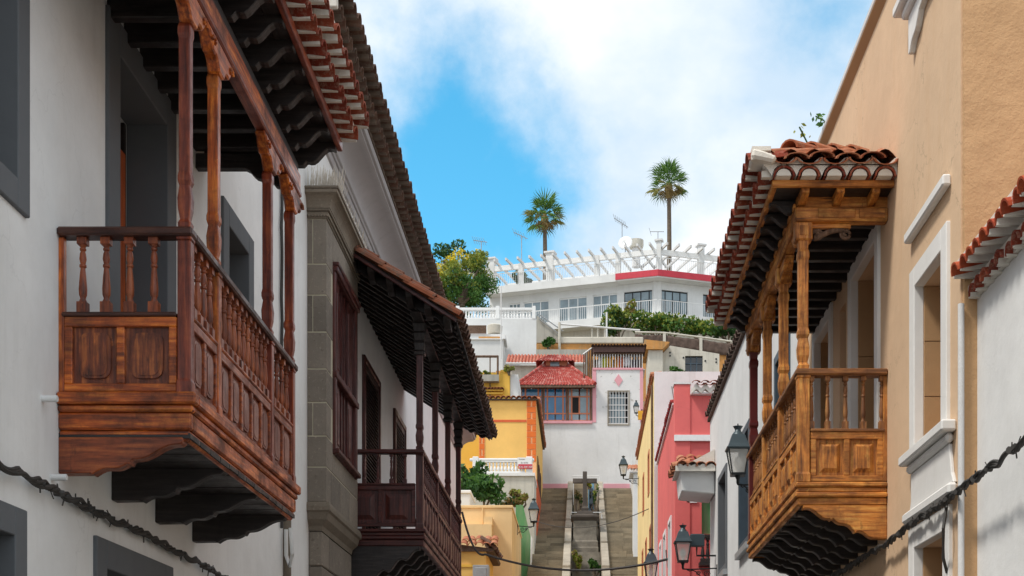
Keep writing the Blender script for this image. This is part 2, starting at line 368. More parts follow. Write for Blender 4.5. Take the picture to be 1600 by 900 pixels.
def frame_y(Y, proud, dep, h, w, sides='LRTB'):
    mb = MB(); x0, x1, z0, z1 = h[0]+.004, h[1]-.004, h[2]+(.004 if 'B' in sides else 0), h[3]-.004; T = w if 'T' in sides else 0; Bm = w if 'B' in sides else 0
    if 'L' in sides: mb.box(x0-w, x0, Y-proud, Y+dep, z0-Bm, z1+T)
    if 'R' in sides: mb.box(x1, x1+w, Y-proud, Y+dep, z0-Bm, z1+T)
    if T: mb.box(x0, x1, Y-proud, Y+dep, z1, z1+w)
    if Bm: mb.box(x0, x1, Y-proud, Y+dep, z0-w, z0)
    return mb
def tile_mesh(name, mat, r=.09, L=.32, t=.016, n=7, taper=.85):
    mb = MB(); vs = []
    for x, k in ((0, 1.), (-L, taper)):
        for rr in (r*k, (r-t)*k):
            vs += [(x, rr*math.cos(math.pi*i/n), rr*math.sin(math.pi*i/n)*.92) for i in range(n+1)]
    q = n+1; fs = []
    for i in range(n):
        fs += [(i, i+1, 2*q+i+1, 2*q+i), (q+i, 3*q+i, 3*q+i+1, q+i+1), (i, q+i, q+i+1, i+1), (2*q+i, 2*q+i+1, 3*q+i+1, 3*q+i)]
    fs += [(0, 2*q, 3*q, q), (n, q+n, 3*q+n, 2*q+n)]
    mb.add(vs, fs, False); me = mb.mesh(name, mat)
    return me
def put_tile(me, parent, p, ang, tilt, roll=0., jit=.01):
    R = Matrix.Rotation(ang+random.uniform(-jit, jit)*2, 3, 'Z') @ Matrix.Rotation(tilt+random.uniform(-jit, jit), 3, 'Y') @ Matrix.Rotation(roll, 3, 'X')
    p = Vector(p)+Vector((random.uniform(-jit, jit), random.uniform(-jit, jit), random.uniform(-jit, jit)*.5))
    return ob('tile', me, parent, p, R.to_euler())
def corr(mb, p00, p10, p01, p11, n, amp=.05, seg=6, rows=6, jag=.03):   # a tiled slope: n barrel columns between two edges
    p00, p10, p01, p11 = map(Vector, (p00, p10, p01, p11)); nr = (p10-p00).cross(p01-p00).normalized()
    if nr.z < 0: nr = -nr
    o = []; m = n*seg
    for j in range(rows+1):
        for k in (0, 1):                                # every row ends in a little step
            if (j == 0 and k == 0) or (j == rows and k == 1): continue
            for i in range(m+1):
                a, b = i/m, j/rows
                p = p00.lerp(p10, a).lerp(p01.lerp(p11, a), b)+nr*(amp*abs(math.sin(math.pi*a*n))+(0 if k else jag))
                o.append(p)
    R = len(o)//(m+1)
    mb.add(o, [(j*(m+1)+i, j*(m+1)+i+1, (j+1)*(m+1)+i+1, (j+1)*(m+1)+i) for j in range(R-1) for i in range(m)])
    return mb

# ------------------------------------------------------------------ the setting: street, stair foot and hillside
PROF = [(-40, 0), (8, 0), (20, .8), (42, 4.3), (50, 7.0), (64.6, 12.9), (67.5, 13.2), (68.5, 15.5), (74, 19), (82, 22.5), (90, 26.2), (100, 28.8), (125, 32), (170, 33.5), (900, 30)]
def gz(y):
    for (a, b), (c, d) in zip(PROF, PROF[1:]):
        if a <= y <= c: return b+(d-b)*(y-a)/(c-a)
    return PROF[-1][1]
mb = MB(); xs = [-400, -60, -12, -3.3, 0, 3.3, 12, 60, 400]; ys = [p[0] for p in PROF]
ys = sorted(set(ys+[30, 36, 78, 86, 95, 110, 140]))
mb.add([(x, y, gz(y)-.25-(random.uniform(0, .15) if y > 68 else 0)) for y in ys for x in xs], [(j*9+i, j*9+i+1, (j+1)*9+i+1, (j+1)*9+i) for j in range(len(ys)-1) for i in range(8)])
mb.build('ground', 'soil', kind='structure', fix=False)
mb = MB(); ry = [-30, 8, 20, 31, 42.2]
mb.add([(x, y, gz(y)+.004) for y in ry for x in (-3.2, -1.4, 1.4, 2.6)], [(j*4+i, j*4+i+1, (j+1)*4+i+1, (j+1)*4+i) for j in range(4) for i in range(3)])
mb.build('street', 'asphalt', kind='structure', fix=False)

# ------------------------------------------------------------------ timber balconies
def wave(u0, z0, u1, z1, n=12, amp=.02, k=1.0):
    return [(u0+(u1-u0)*t, z0+(z1-z0)*t+amp*math.sin(t*2*math.pi*k)) for t in [i/n for i in range(n+1)]]
def baluster_mesh(name, h, r, mat):
    mb = MB()
    mb.sq([(r, 0), (r, h*.14)], (0, 0)); mb.sq([(r*.95, h*.91), (r*.95, h)], (0, 0))
    mb.lathe([(r*.95, h*.13), (r*.55, h*.19), (r*.62, h*.215), (r*.8, h*.24), (r*.86, h*.32), (r*.66, h*.5), (r*.48, h*.6), (r*.72, h*.615), (r*.72, h*.64), (r*.5, h*.655), (r*.74, h*.72),
              (r*.62, h*.79), (r*.42, h*.825), (r*.66, h*.84), (r*.66, h*.86), (r*.45, h*.872), (r*.9, h*.92)], (0, 0), 10)
    return mb.mesh(name, mat)
def rrect(a0, a1, b0, b1, r, n=3):
    P = []
    for cx, cy, st in ((a1-r, b1-r, 0), (a0+r, b1-r, 1), (a0+r, b0+r, 2), (a1-r, b0+r, 3)):
        P += [(cx+r*math.cos((st+i/n)*math.pi/2), cy+r*math.sin((st+i/n)*math.pi/2)) for i in range(n+1)]
    return P
def panel(parent, ax, a0, a1, z0, z1, f, sg, mat, style):
    # sg: direction the panel faces along its axis
    mb = MB(); q = 'x' if ax == 'x' else 'y'
    w_, h_ = a1-a0, z1-z0
    mb.prism([(a0, z0), (a1, z0), (a1, z1), (a0, z1)], q, f-sg*.022, f-sg*.034)
    if style == 'oval':
        mb.prism(rrect(a0+w_*.14, a1-w_*.14, z0+h_*.1, z1-h_*.1, w_*.2), q, f-sg*.008, f-sg*.022)
        mb.prism(rrect(a0+w_*.22, a1-w_*.22, z0+h_*.15, z1-h_*.15, w_*.16), q, f-sg*.004, f-sg*.008)
    else:
        e = .12*w_
        o = [(a0+e, z0+e), (a1-e, z0+e), (a1-e, z1-e), (a0+e, z1-e)]; i_ = [(a0+2.2*e, z0+2.2*e), (a1-2.2*e, z0+2.2*e), (a1-2.2*e, z1-2.2*e), (a0+2.2*e, z1-2.2*e)]
        g = (lambda p, t: (t, p[0], p[1])) if ax == 'x' else (lambda p, t: (p[0], t, p[1]))
        mb.add([g(p, f-sg*.022) for p in o]+[g(p, f+sg*.002) for p in i_], [(0, 1, 5, 4), (1, 2, 6, 5), (2, 3, 7, 6), (3, 0, 4, 7), (4, 5, 6, 7)])
    return mb.build('panel', mat, parent)

def balcony(house, s, Xw, D, Y0, Y1, zp, zs, zr, posts, nb, npan, ufront, npf, wk, base, corbels, cprof, cth, beam_z, pw, br, style, panelmat, gapz=0, label=None, corbmat=None, postmat=None, pw2=None, railk=None, balk=None, sidepan=None, sidek=None):
    railk, balk, sidek, sidepan = railk or wk, balk or wk, sidek or wk, sidepan or panelmat
    X = lambda u: Xw+s*u
    def B(u0, u1, y0, y1, z0, z1): return bx(X(u0), X(u1), y0, y1, z0, z1)
    zb0 = base[-1][0]
    # deck: planks lying side by side on the corbels
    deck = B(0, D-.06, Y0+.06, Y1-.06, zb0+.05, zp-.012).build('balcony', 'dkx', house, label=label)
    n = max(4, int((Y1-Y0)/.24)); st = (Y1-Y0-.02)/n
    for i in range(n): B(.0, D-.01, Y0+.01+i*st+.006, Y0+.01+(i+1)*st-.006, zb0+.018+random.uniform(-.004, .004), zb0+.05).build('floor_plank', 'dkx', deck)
    for i, (z0, z1, o) in enumerate(base):                        # mouldings wrap the three open sides
        B(0, D+o, Y0-o, Y0+.06, z0, z1).build('front_moulding', wk+'x', deck, bev=.012)
        B(D-.06, D+o, Y0+.06, Y1-.06, z0, z1).build('side_moulding', wk+'y', deck, bev=.012)
        B(0, D+o, Y1-.06, Y1+o, z0, z1).build('end_moulding', wk+'x', deck, bev=.012)
    for y in corbels:
        mb = MB().prism([(X(u), z) for u, z in cprof], 'y', y, y+cth); mb.build('corbel', corbmat if corbmat and y == corbels[0] else 'dkx', deck, bev=.008)  # corbels after the front one: shade put into the colour as dark wood
    # posts
    uc = D-pw
    for i, y in enumerate(posts):
        p = pw*.88
        mb = MB().sq([(pw, zp-.01), (pw, zp+.06), (p, zp+.08), (p, zs-.02), (p, zr-.075)], (X(uc), y)); mb.sq([(pw, zr-.075), (pw, zr-.005)], (X(uc), y))
        q = pw2 or pw*.92
        mb.sq([(q*.9, zr), (q*.98, zr+.035), (q*.7, zr+.06), (q*.95, zr+.12), (q*1.02, zr+.19), (q*.78, zr+.27), (q*1.0, zr+.30), (q*1.0, zr+.33), (q*.85, zr+.36), (q*.86, beam_z-.32), (q, beam_z-.29), (q, beam_z-.25), (q*.8, beam_z-.22), (q*1.0, beam_z-.12), (q*1.15, beam_z-.05), (q*1.2, beam_z)], (X(uc), y))
        mb.build('post', (postmat or [wk+'z']*4)[i], deck, bev=.006)
    # rails
    B(0, D+.012, Y0-.025, Y0+pw*2, zr-.055, zr).build('handrail', railk+'x', deck, bev=.012)
    B(D-pw*2-.01, D+.012, Y0+pw*2, Y1-pw*2, zr-.056, zr-.001).build('handrail', railk+'y', deck, bev=.012)
    B(0, D+.012, Y1-pw*2, Y1+.025, zr-.055, zr).build('handrail', railk+'x', deck, bev=.012)
    B(.02, D-2*pw, Y0+.0, Y0+.07, zs-.028, zs).build('sill_rail', railk+'x', deck, bev=.008)
    B(0, .035, Y0+.012, Y0+.06, zp, zr-.056).build('wall_post', wk+'z', deck, bev=.004)
    bm = baluster_mesh('baluster', zr-.056-zs, br, balk+'z')
    for u in ufront:
        ob('baluster', bm, deck, (X(u), Y0+.038, zs)); 
    for u in ufront[::2]: ob('baluster', bm, deck, (X(u), Y1-.038, zs))
    # front panels
    def frame_front(y, sg):
        a0, a1 = .035, D-2*pw; wd = (a1-a0)/npf; mb = MB(); z0 = zp+gapz
        mb.box(X(a0), X(a1), y, y+.045, z0, z0+.05); mb.box(X(a0), X(a1), y, y+.045, zs-.028-.062, zs-.028)
        for i in range(npf+1):
            c = a0+i*wd; l, r = (c-.025, c+.025)
            if i == 0: l, r = a0, a0+.05
            if i == npf: l, r = a1-.05, a1
            mb.box(X(l), X(r), y+.001, y+.044, z0+.05, zs-.09)
        mb.build('panel_frame', wk+'x', deck, bev=.005)
        for i in range(npf):
            l = a0+i*wd+(.05 if i == 0 else .025); r = a0+(i+1)*wd-(.05 if i == npf-1 else .025)
            panel(deck, 'y', min(X(l), X(r)), max(X(l), X(r)), z0+.05, zs-.09, y+.004 if sg < 0 else y+.041, sg, panelmat, style)
    frame_front(Y0+.012, -1); frame_front(Y1-.055, 1)
    # street side, bay by bay
    fx = X(D-.012)
    for k in range(len(posts)-1):
        a0, a1 = posts[k]+pw, posts[k+1]-pw; m = npan[k]; wd = (a1-a0)/m
        mb = MB(); z0 = zp+gapz
        mb.box(fx, fx-s*.045, a0, a1, z0, z0+.05); mb.box(fx, fx-s*.045, a0, a1, zs-.028-.062, zs-.028)
        for i in range(m+1):
            c = a0+i*wd; l, r = max(a0, c-.022), min(a1, c+.022)
            mb.box(fx-s*.001, fx-s*.044, l, r, z0+.05, zs-.09)
        mb.build('panel_frame', sidek+'y', deck, bev=.005)
        for i in range(m): panel(deck, 'x', a0+i*wd+.022, a0+(i+1)*wd-.022, z0+.05, zs-.09, fx-s*.004, s, sidepan, style)
        bx(fx+s*.008, fx-s*.06, a0, a1, zs-.028, zs).build('sill_rail', wk+'y', deck, bev=.008)
        q = nb[k]; sp = (a1-a0)/q
        for i in range(q): ob('baluster', bm, deck, (X(D-pw), a0+sp*(i+.5), zs))
    return deck

def eave_run(parent, me, X, Y0, Y1, z, s, sp, length, mort, tilt=.12, r=.09):
    # one projecting course of barrel tiles along a street wall, bedded on mortar; X: outer end
    n = int((Y1-Y0)/sp); ang = 0 if s > 0 else math.pi
    for i in range(n): put_tile(me, parent, (X, Y0+(i+.5)*sp, z), ang, tilt, 0, .012)
    if mort:
        mb = MB()
        for i in range(n+1): mb.box(X-s*.012, X-s*length, Y0+i*sp-.5*(sp-2*r)-.014, Y0+i*sp+.5*(sp-2*r)+.014, z-.004, z+.05)
        mb.box(X-s*.02, X-s*length, Y0, Y1, z+r*.86, z+r*.86+.035)
        mb.build('mortar_bed', mort, parent, kind='stuff')

# ------------------------------------------------------------------ left: white house with the carved balcony
XL = -3.28
hA = thing('white_house', 'white plastered house with grey window surrounds and carved reddish wooden balcony', 'house', (XL-2, 8, 0))
doorA = (9.69, 10.80, 3.78, 6.43); winA2 = (12.68, 13.44, 3.9, 6.35); winA0 = (6.7, 7.94, 4.84, 7.0); lowA0 = (6.9, 7.9, -.3, 2.78); lowA1 = (9.42, 10.75, -.3, 2.78)
wall_x(MB(), XL, -.45, 2, 15.2, -.5, 9.4, [doorA, winA2, winA0, lowA0, lowA1]).build('wall', 'white_l', hA)
bx(XL-.455, XL-5, 2.02, 15.18, -.5, 9.35).build('rear_wall', 'white_l', hA)
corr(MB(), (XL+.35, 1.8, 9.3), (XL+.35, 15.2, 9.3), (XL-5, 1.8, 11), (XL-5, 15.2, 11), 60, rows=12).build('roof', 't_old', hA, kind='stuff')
for nm, h, wd, sd_ in (('door', doorA, .235, 'LRT'), ('window', winA2, .2, 'LRT'), ('window', winA0, .17, 'LRTB'), ('door', lowA0, .17, 'LRT'), ('door', lowA1, .2, 'LRT')):
    y0, y1, z0, z1 = h
    p = frame_x(XL, .028, .3, (y0, y1, z0, z1), wd, sd_).build(nm, 'grey_trim', hA, bev=.006)
    if nm == 'window':
        bx(XL-.27, XL-.29, y0, y1, z0, z1).build('pane', 'glass_slate', p)
        mb = MB(); ym = (y0+y1)/2
        mb.box(XL-.23, XL-.27, y0, y0+.06, z0, z1).box(XL-.23, XL-.27, y1-.06, y1, z0, z1).box(XL-.23, XL-.27, ym-.035, ym+.035, z0, z1).box(XL-.231, XL-.269, y0, y1, z1-.06, z1)
        mb.build('sash', 'w2z', p)
    else:
        bx(XL-.36, XL-.40, y0, y1, z0, z1).build('door_leaf', 'grey_trim' if h is not doorA else 'dkz', p)
        if h is doorA:
            bx(XL-.29, XL-.35, y1-.30, y1-.045, z0, z1-.25).build('jamb', 'door_orange', p, bev=.006); bx(XL-.302, XL-.34, y1-.043, y1, z0, z1).build('door_frame', 'dkz', p)
bx(XL-.02, XL-.35, lowA1[0]+.55, lowA1[1], 1.2, 2.6).build('panel_board', 'concrete_pale', hA)
for y, z in ((8.35, wz(623, 8.35)), (8.5, wz(746, 8.5))):
    MB().tube([(XL-.05, y, z), (XL+.09, y, z), (XL+.095, y, z)], [.021, .021, .019], 12).build('pipe_stub', 'pvc', hA)
mb = MB(); mb.tube([(XL+.03, 15.12, 1.0), (XL+.03, 15.12, 4.6)], .05, 10); mb.build('drainpipe', 'basalt_trim', hA)
mb = MB().tube([(XL+.12, 14.9, 3.9), (XL+.14, 14.9, 3.62), (XL+.1, 14.95, 3.5), (XL+.05, 15.0, 3.62), (XL+.05, 15.0, 3.9)], .022, 8); mb.build('pipe_loop', 'pvc', hA)
mb = MB().tube([(XL+.025, 14.9+.02*math.sin(k*2.3), 3.9+k*.25) for k in range(18)], .018, 6).build('wall_wire', 'rope', hA)

cp = [(0, 3.50), (.78, 3.50), (.78, 3.47)]+wave(.76, 3.455, .46, 3.36, 9, .014)+[(.44, 3.325)]+wave(.43, 3.335, .22, 3.272, 8, -.012)+[(.21, 3.262), (.2, 3.275), (.0, 3.272)]
b1 = balcony(hA, 1, XL, .835, 8.6, 11.76, 3.785, 4.282, 4.808, [8.648, 9.31, 10.9, 11.708], [4, 11, 4], [2, 5, 2], [.145, .292, .44, .592], 2, 'w1',
             [(3.70, 3.775, .035), (3.655, 3.70, .012), (3.545, 3.655, -.002), (3.505, 3.545, -.014), (3.475, 3.505, -.024)],
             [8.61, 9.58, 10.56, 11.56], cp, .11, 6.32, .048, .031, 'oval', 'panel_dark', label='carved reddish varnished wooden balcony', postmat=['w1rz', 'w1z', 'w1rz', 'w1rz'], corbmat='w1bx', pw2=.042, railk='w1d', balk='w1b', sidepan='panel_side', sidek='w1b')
# its roof
zt = 6.80
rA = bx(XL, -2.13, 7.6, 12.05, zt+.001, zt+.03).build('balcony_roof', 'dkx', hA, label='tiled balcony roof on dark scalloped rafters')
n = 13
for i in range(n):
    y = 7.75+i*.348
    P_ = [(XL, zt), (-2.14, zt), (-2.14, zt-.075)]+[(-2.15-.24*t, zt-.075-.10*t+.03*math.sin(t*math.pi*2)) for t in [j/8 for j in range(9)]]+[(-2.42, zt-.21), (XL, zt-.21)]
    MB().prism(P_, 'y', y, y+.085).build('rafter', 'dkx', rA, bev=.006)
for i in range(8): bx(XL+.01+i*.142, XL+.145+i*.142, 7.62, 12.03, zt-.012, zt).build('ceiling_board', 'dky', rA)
bx(-2.53, -2.435, 7.6, 11.9, 6.34, 6.49).build('beam', 'w1y', rA, bev=.012); bx(-2.56, -2.455, 7.6, 11.9, 6.491, 6.588).build('wall_plate', 'dky', rA, bev=.008)
bx(-2.515, -2.425, 7.6, 11.9, 6.29, 6.338).build('beam_moulding', 'w1ry', rA, bev=.01)
P_ = [(XL, 6.58), (-2.57, 6.58), (-2.57, 6.30)]+[(-2.60-.22*t, 6.30+.13*t+.025*math.sin(t*6.28)) for t in [j/8 for j in range(9)]]+[(-2.86, 6.45), (XL, 6.45)]
for y in (8.6, 11.66): MB().prism(P_, 'y', y, y+.08).build('end_beam', 'dkx', rA, bev=.006)
for y in (8.648, 9.31, 10.9, 11.708):           # carved bolsters under the beam
    q = [(y-.34, 6.288), (y+.34, 6.288)]+[(y+.33-.25*t, 6.255-.14*t+.022*math.sin(t*9)) for t in [j/8 for j in range(9)]]+[(y+.06, 6.09), (y-.06, 6.09)]+[(y-.08-.25*t, 6.115+.14*t+.022*math.sin(t*9)) for t in [j/8 for j in range(9)]]
    MB().prism(q, 'x', -2.52, -2.435).build('bolster', 'w1y', rA, bev=.012)
    for sg in (-1, 1):
        mb = MB()
        mb.tube([(-2.43, y+sg*(.21+(.05-.008*k)*math.cos(k*.7)), 6.215+(.05-.008*k)*math.sin(k*.7)) for k in range(7)], .012, 6); pass
        mb.build('scroll_carving', 'w1y', rA)
bx(-2.10, -2.145, 7.6, 12.05, zt-.045, zt+.035).build('eave_board', 'w1ry', rA, bev=.006)
tr = tile_mesh('tile', 't_red', .088, .34); tr2 = tile_mesh('tile', 't_red', .094, .36)
eave_run(rA, tr, -1.965, 7.6, 12.05, zt+.045, 1, .185, .2, 'mortar')
eave_run(rA, tr2, -1.865, 7.6, 12.06, zt+.165, 1, .185, .2, 'mortar', r=.085)
corr(MB(), (-1.98, 7.55, zt+.28), (-1.98, 12.06, zt+.28), (XL, 7.55, zt+.78), (XL, 12.06, zt+.78), 24, .07, rows=4).build('tile_slope', 't_clay', rA, kind='stuff')
# wiring along the facade
def twisted(name, pts, label, mat='rope', r=.014, strands=3):
    t = thing(name, label, 'cable', pts[0]); P_ = [Vector(p) for p in pts]; Q = []
    for a, b in zip(P_, P_[1:]):
        k = max(2, int((b-a).length/.035)); Q += [a.lerp(b, i/k) for i in range(k)]
    Q.append(P_[-1])
    for j in range(strands):
        f = 1+.25*j
        MB().tube([q+Vector((.55*math.cos(i*.5*f+j*2.1), 0, .8*math.sin(i*.5*f+j*2.1)))*r*1.4+Vector((0, 0, .012*math.sin(i*.13+j))) for i, q in enumerate(Q)], r*(.9 if j else 1.1), 6).build('strand', mat, t)
    mb = MB()
    for q in [q for q in Q[2:] if random.random() < .16]:
        mb.tube([q+Vector((-.02, -.012, .0)), q+Vector((.02, .03*random.random(), 0))], r*random.uniform(.9, 1.7), 7); mb.tube([q, q+Vector((random.uniform(-.02, .02), random.uniform(-.04, .04), random.choice((-.06, .05))))], r*.35, 4)
    mb.build('tie', mat, t, kind='stuff')
    return t
yy = [6.5, 7.56, 8.6, 9.6, 10.6, 11.4, 12.6]
twisted('cable_bundle', [(XL+.06, y, 1.6+z) for y, z in zip(yy, (1.56, 1.537, 1.52, 1.52, 1.51, 1.50, 1.45))], 'twisted black cable bundle sagging along wall under the reddish balcony')

# ------------------------------------------------------------------ left: house with stone oriel, dark balcony and deep cornice
hB = thing('cornice_house', 'white house with grey coved cornice, stone oriel and dark mahogany balcony', 'house', (XL-2, 25, .5))
d1 = (20.56, 22.0, 4.5, 7.26); d2 = (23.9, 25.2, 4.5, 7.27); d3 = (27.5, 28.8, 4.5, 7.2); d4 = (31, 32.2, 4.5, 7.2)
wall_x(MB(), XL, -.4, 15.2, 36, -.2, 9.2, [d1, d2, d3, d4]).build('wall', 'white_l', hB)
bx(XL-.405, XL-6, 15.22, 35.98, -.2, 9.15).build('rear_wall', 'white_l', hB)
for h in (d1, d2, d3, d4):
    p = frame_x(XL, .05, .1, h, .09, 'LRT').build('louvred_door', 'w2z', hB, bev=.008)
    mb = MB(); n = 44
    for i in range(n):
        z = h[2]+.1+(h[3]-h[2]-.2)*i/n
        mb.add([(XL+.02, h[0]+.08, z), (XL+.02, h[1]-.08, z), (XL-.05, h[1]-.08, z+.055), (XL-.05, h[0]+.08, z+.055), (XL+.02, h[0]+.08, z+.012), (XL+.02, h[1]-.08, z+.012), (XL-.05, h[1]-.08, z+.067), (XL-.05, h[0]+.08, z+.067)],
               [(0, 1, 2, 3), (4, 5, 6, 7), (0, 1, 5, 4), (1, 2, 6, 5), (2, 3, 7, 6), (3, 0, 4, 7)])
    mb.build('louvres', 'louver', p, kind='stuff')
    mb = MB().box(XL+.03, XL-.06, h[0], h[0]+.08, h[2], h[3]).box(XL+.03, XL-.06, h[1]-.08, h[1], h[2], h[3]).box(XL+.029, XL-.059, h[0]+.08, h[1]-.08, h[3]-.1, h[3]).box(XL+.029, XL-.059, h[0]+.08, h[1]-.08, h[2], h[2]+.1)
    mb.build('shutter_frame', 'louver', p, bev=.006); bx(XL-.1, XL-.14, h[0], h[1], h[2], h[3]).build('dark_backing', 'dark_room', p)
# coved cornice
zc = 9.14
P_ = [(XL-.2, zc-.05), (XL, zc-.05), (XL+.03, zc-.045), (XL+.045, zc-.015), (XL+.045, zc+.02), (XL+.07, zc+.022), (XL+.08, zc+.05), (XL+.105, zc+.055)]
P_ += [(XL+.11+.30*(1-math.cos(t*math.pi/2)), zc+.06+.23*math.sin(t*math.pi/2)) for t in [i/9 for i in range(10)]]
P_ += [(XL+.435, zc+.30), (XL+.435, zc+.325), (XL+.47, zc+.33), (XL+.485, zc+.36), (XL+.485, zc+.40), (XL-.2, zc+.40)]
cm = MB().prism(P_, 'y', 15.1, 36.05); cm.sm = [True]*len(cm.sm); cor = cm.build('cornice', 'cornice', hB)
zE = zc+.405
evB = bx(XL+.5, XL-.3, 15.05, 36.1, zE, zE+.05).build('eave', 'mortar_old', hB, label='weathered brown tile eave in two courses')
to = tile_mesh('tile', 't_old', .105, .36); to2 = tile_mesh('tile', 't_old', .112, .38)
# the 2 courses of the eave: tiles that show singly
for me, Xo, z in ((to, XL+.625, zE+.03), (to2, XL+.75, zE+.17)):
    eave_run(evB, me, Xo, 15.0, 36.1, z, 1, .232, .2, 'mortar_old', r=.098)
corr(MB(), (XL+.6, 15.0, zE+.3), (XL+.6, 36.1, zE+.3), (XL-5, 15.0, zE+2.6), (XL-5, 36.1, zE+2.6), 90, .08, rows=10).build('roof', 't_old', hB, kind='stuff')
mb = MB().prism([(XL-2, zE+.02), (XL+.62, zE+.02), (XL+.62, zE+.33), (XL-2, zE+1.35)], 'y', 14.93, 15.0); mb.build('verge', 'mortar', hB, bev=.01)

# stone oriel
OX = -3.05; oy0, oy1 = 16.4, 18.68; oz0, oz1 = 4.44, 7.82
ori = wall_x(MB(), OX-.006, -(OX-.006-XL-.001), oy0+.006, oy1-.006, oz0, oz1, [(16.84, 18.50, 5.14, 7.44)]).build('oriel', 'mortar_d', hB, label='grey stone oriel with red wooden window')
zcs = [oz0]; 
while zcs[-1] < oz1-.3: zcs.append(min(oz1, zcs[-1]+random.choice((.40, .44, .37, .42))))
zcs[-1] = oz1
wy0, wy1, wz0_, wz1_ = 16.82, 18.52, 5.12, 7.46
for i, (a, b) in enumerate(zip(zcs, zcs[1:])):
    g = .008
    cuts = [oy0, oy0+.44, oy1] if i % 2 else [oy0, oy0+.30, oy1]
    xs_ = [XL+.002, OX]
    # corner stones show on both faces; a few are split by a joint on the near face
    split = i in (2, 5, 7)
    if split: bx(XL+.002, XL+.06, oy0, oy0+.2, a+g, b-g).build('stone_block', 'basalt', ori, bev=.004)
    bx(XL+(.072 if split else .002), OX, oy0, min(cuts[1], wy0-.005)-g if b > wz0_ and a < wz1_ else cuts[1]-g, a+g, b-g).build('stone_block', 'basalt', ori, bev=.004)
    y = (cuts[1])
    if a >= wz1_-.05 or b <= wz0_+.05:
        ys_ = [y, y+.62+.2*(i % 2), y+1.3, oy1]
        for c, d in zip(ys_, ys_[1:]): bx(OX-.2, OX, c+g, d-g, a+g, b-g).build('stone_block', 'basalt', ori, bev=.004)
    elif a < wz1_ < b: bx(OX-.2, OX, wy0, oy1-g, wz1_+g, b-g).build('stone_block', 'basalt', ori, bev=.004); bx(OX-.2, OX-.002, wy1+.005, oy1-g, a+g, wz1_).build('stone_block', 'basalt', ori, bev=.004)
    elif a < wz0_ < b: bx(OX-.2, OX, wy0, oy1-g, a+g, wz0_-g).build('stone_block', 'basalt', ori, bev=.004); bx(OX-.2, OX-.002, wy1+.005, oy1-g, wz0_, b-g).build('stone_block', 'basalt', ori, bev=.004)
    else: bx(OX-.2, OX, wy1+.005, oy1-g, a+g, b-g).build('stone_block', 'basalt', ori, bev=.004)
# entablature: mouldings wrap the oriel
for z0, z1, o in ((7.82, 7.85, .012), (7.85, 7.875, .03), (7.875, 7.90, .02), (7.90, 7.93, .045), (8.075, 8.12, .155), (8.12, 8.15, .17)):
    bx(XL+.001, OX+o, oy0-o, oy1+o, z0, z1).build('moulding', 'basalt_trim', ori, bev=.005)
mb = MB(); pts = [(.05+.10*(1-math.cos(t*1.57)), 7.93+.145*math.sin(t*1.57)) for t in [i/6 for i in range(7)]]
lo_ = []
for o, z in pts: lo_ += [(XL+.001, oy0-o, z), (OX+o, oy0-o, z), (OX+o, oy1+o, z), (XL+.001, oy1+o, z)]
mb.add(lo_, [(i*4+k, i*4+k+1, i*4+k+5, i*4+k+4) for i in range(6) for k in range(3)]+[(0, 1, 2, 3), (27, 26, 25, 24)]); mb.build('cyma', 'basalt_trim', ori)
mb = MB(); n = 44
for i in range(7): mb.lathe([(.0, 7.832), (.014, 7.838), (.014, 7.858), (0, 7.866)], (XL+.03+i*.036, oy0-.025), 6)
for i in range(n): mb.lathe([(.0, 7.832), (.014, 7.838), (.014, 7.858), (0, 7.866)], (OX+.025, oy0+i*.052), 6)
mb.build('bead_row', 'basalt_trim', ori, kind='stuff')
# broken pediment on top
for y0_, y1_ in ((16.55, 17.3), (17.8, 18.55)):
    zz = (8.15, 8.42) if y0_ < 17 else (8.42, 8.15)
    MB().prism([(y0_, 8.152), (y1_, 8.152), (y1_, 8.16+max(0, zz[1]-8.15)), (y0_, 8.16+max(0, zz[0]-8.15))], 'x', XL+.02, OX+.02).build('pediment', 'basalt_trim', ori, bev=.01)
mb = MB()
for i in range(56):
    y = oy0-.13+i*.045
    for k in range(3):
        x = OX+.13-.08*k+random.uniform(-.01, .01); mb.tube([(x, y, 8.15), (x+random.uniform(-.03, .07), y-random.uniform(0, .05), 8.15+random.uniform(.13, .2))], [.0045, .002], 4, False)
for i in range(16):
    for k in range(5):
        x = XL+.03+i*.025; y = oy0-.12+.05*k; mb.tube([(x, y, 8.15), (x+random.uniform(-.01, .06), y+random.uniform(-.05, .02), 8.15+random.uniform(.17, .27))], [.005, .002], 4, False)
for i in range(16):
    y = 17.8+i*.045; z = 8.42-(y-17.8)*.34
    for k in range(2): mb.tube([(OX-.02-.07*k, y, z), (OX+.05-.05*k, y-.03, z+random.uniform(.14, .2))], [.005, .002], 4, False)
mb.build('bird_spikes', 'spike', ori, kind='stuff')
# sill block and pilaster below
mb = MB(); pts = [(.03, oz0), (.045, oz0-.05), (.045, oz0-.10), (.02, oz0-.12), (.0, oz0-.20), (-.06, oz0-.27), (-.07, oz0-.33)]
lo_ = []
for o, z in pts: lo_ += [(XL+.001, oy0-o, z), (OX+o, oy0-o, z), (OX+o, oy1+o, z), (XL+.001, oy1+o, z)]
mb.add(lo_, [(i*4+k, i*4+k+1, i*4+k+5, i*4+k+4) for i in range(6) for k in range(3)]+[(0, 1, 2, 3), (27, 26, 25, 24)]); mb.build('sill_moulding', 'basalt_trim', ori)
for i in range(8):
    z1 = oz0-.335-i*.42; 
    bx(XL+.001, OX-.07, oy0+.08, oy0+.55, z1-.41, z1).build('stone_block', 'basalt', ori, bev=.012); bx(XL+.001, OX-.072, oy0+.56, oy1-.08, z1-.41, z1-.004).build('stone_block', 'basalt', ori, bev=.012)
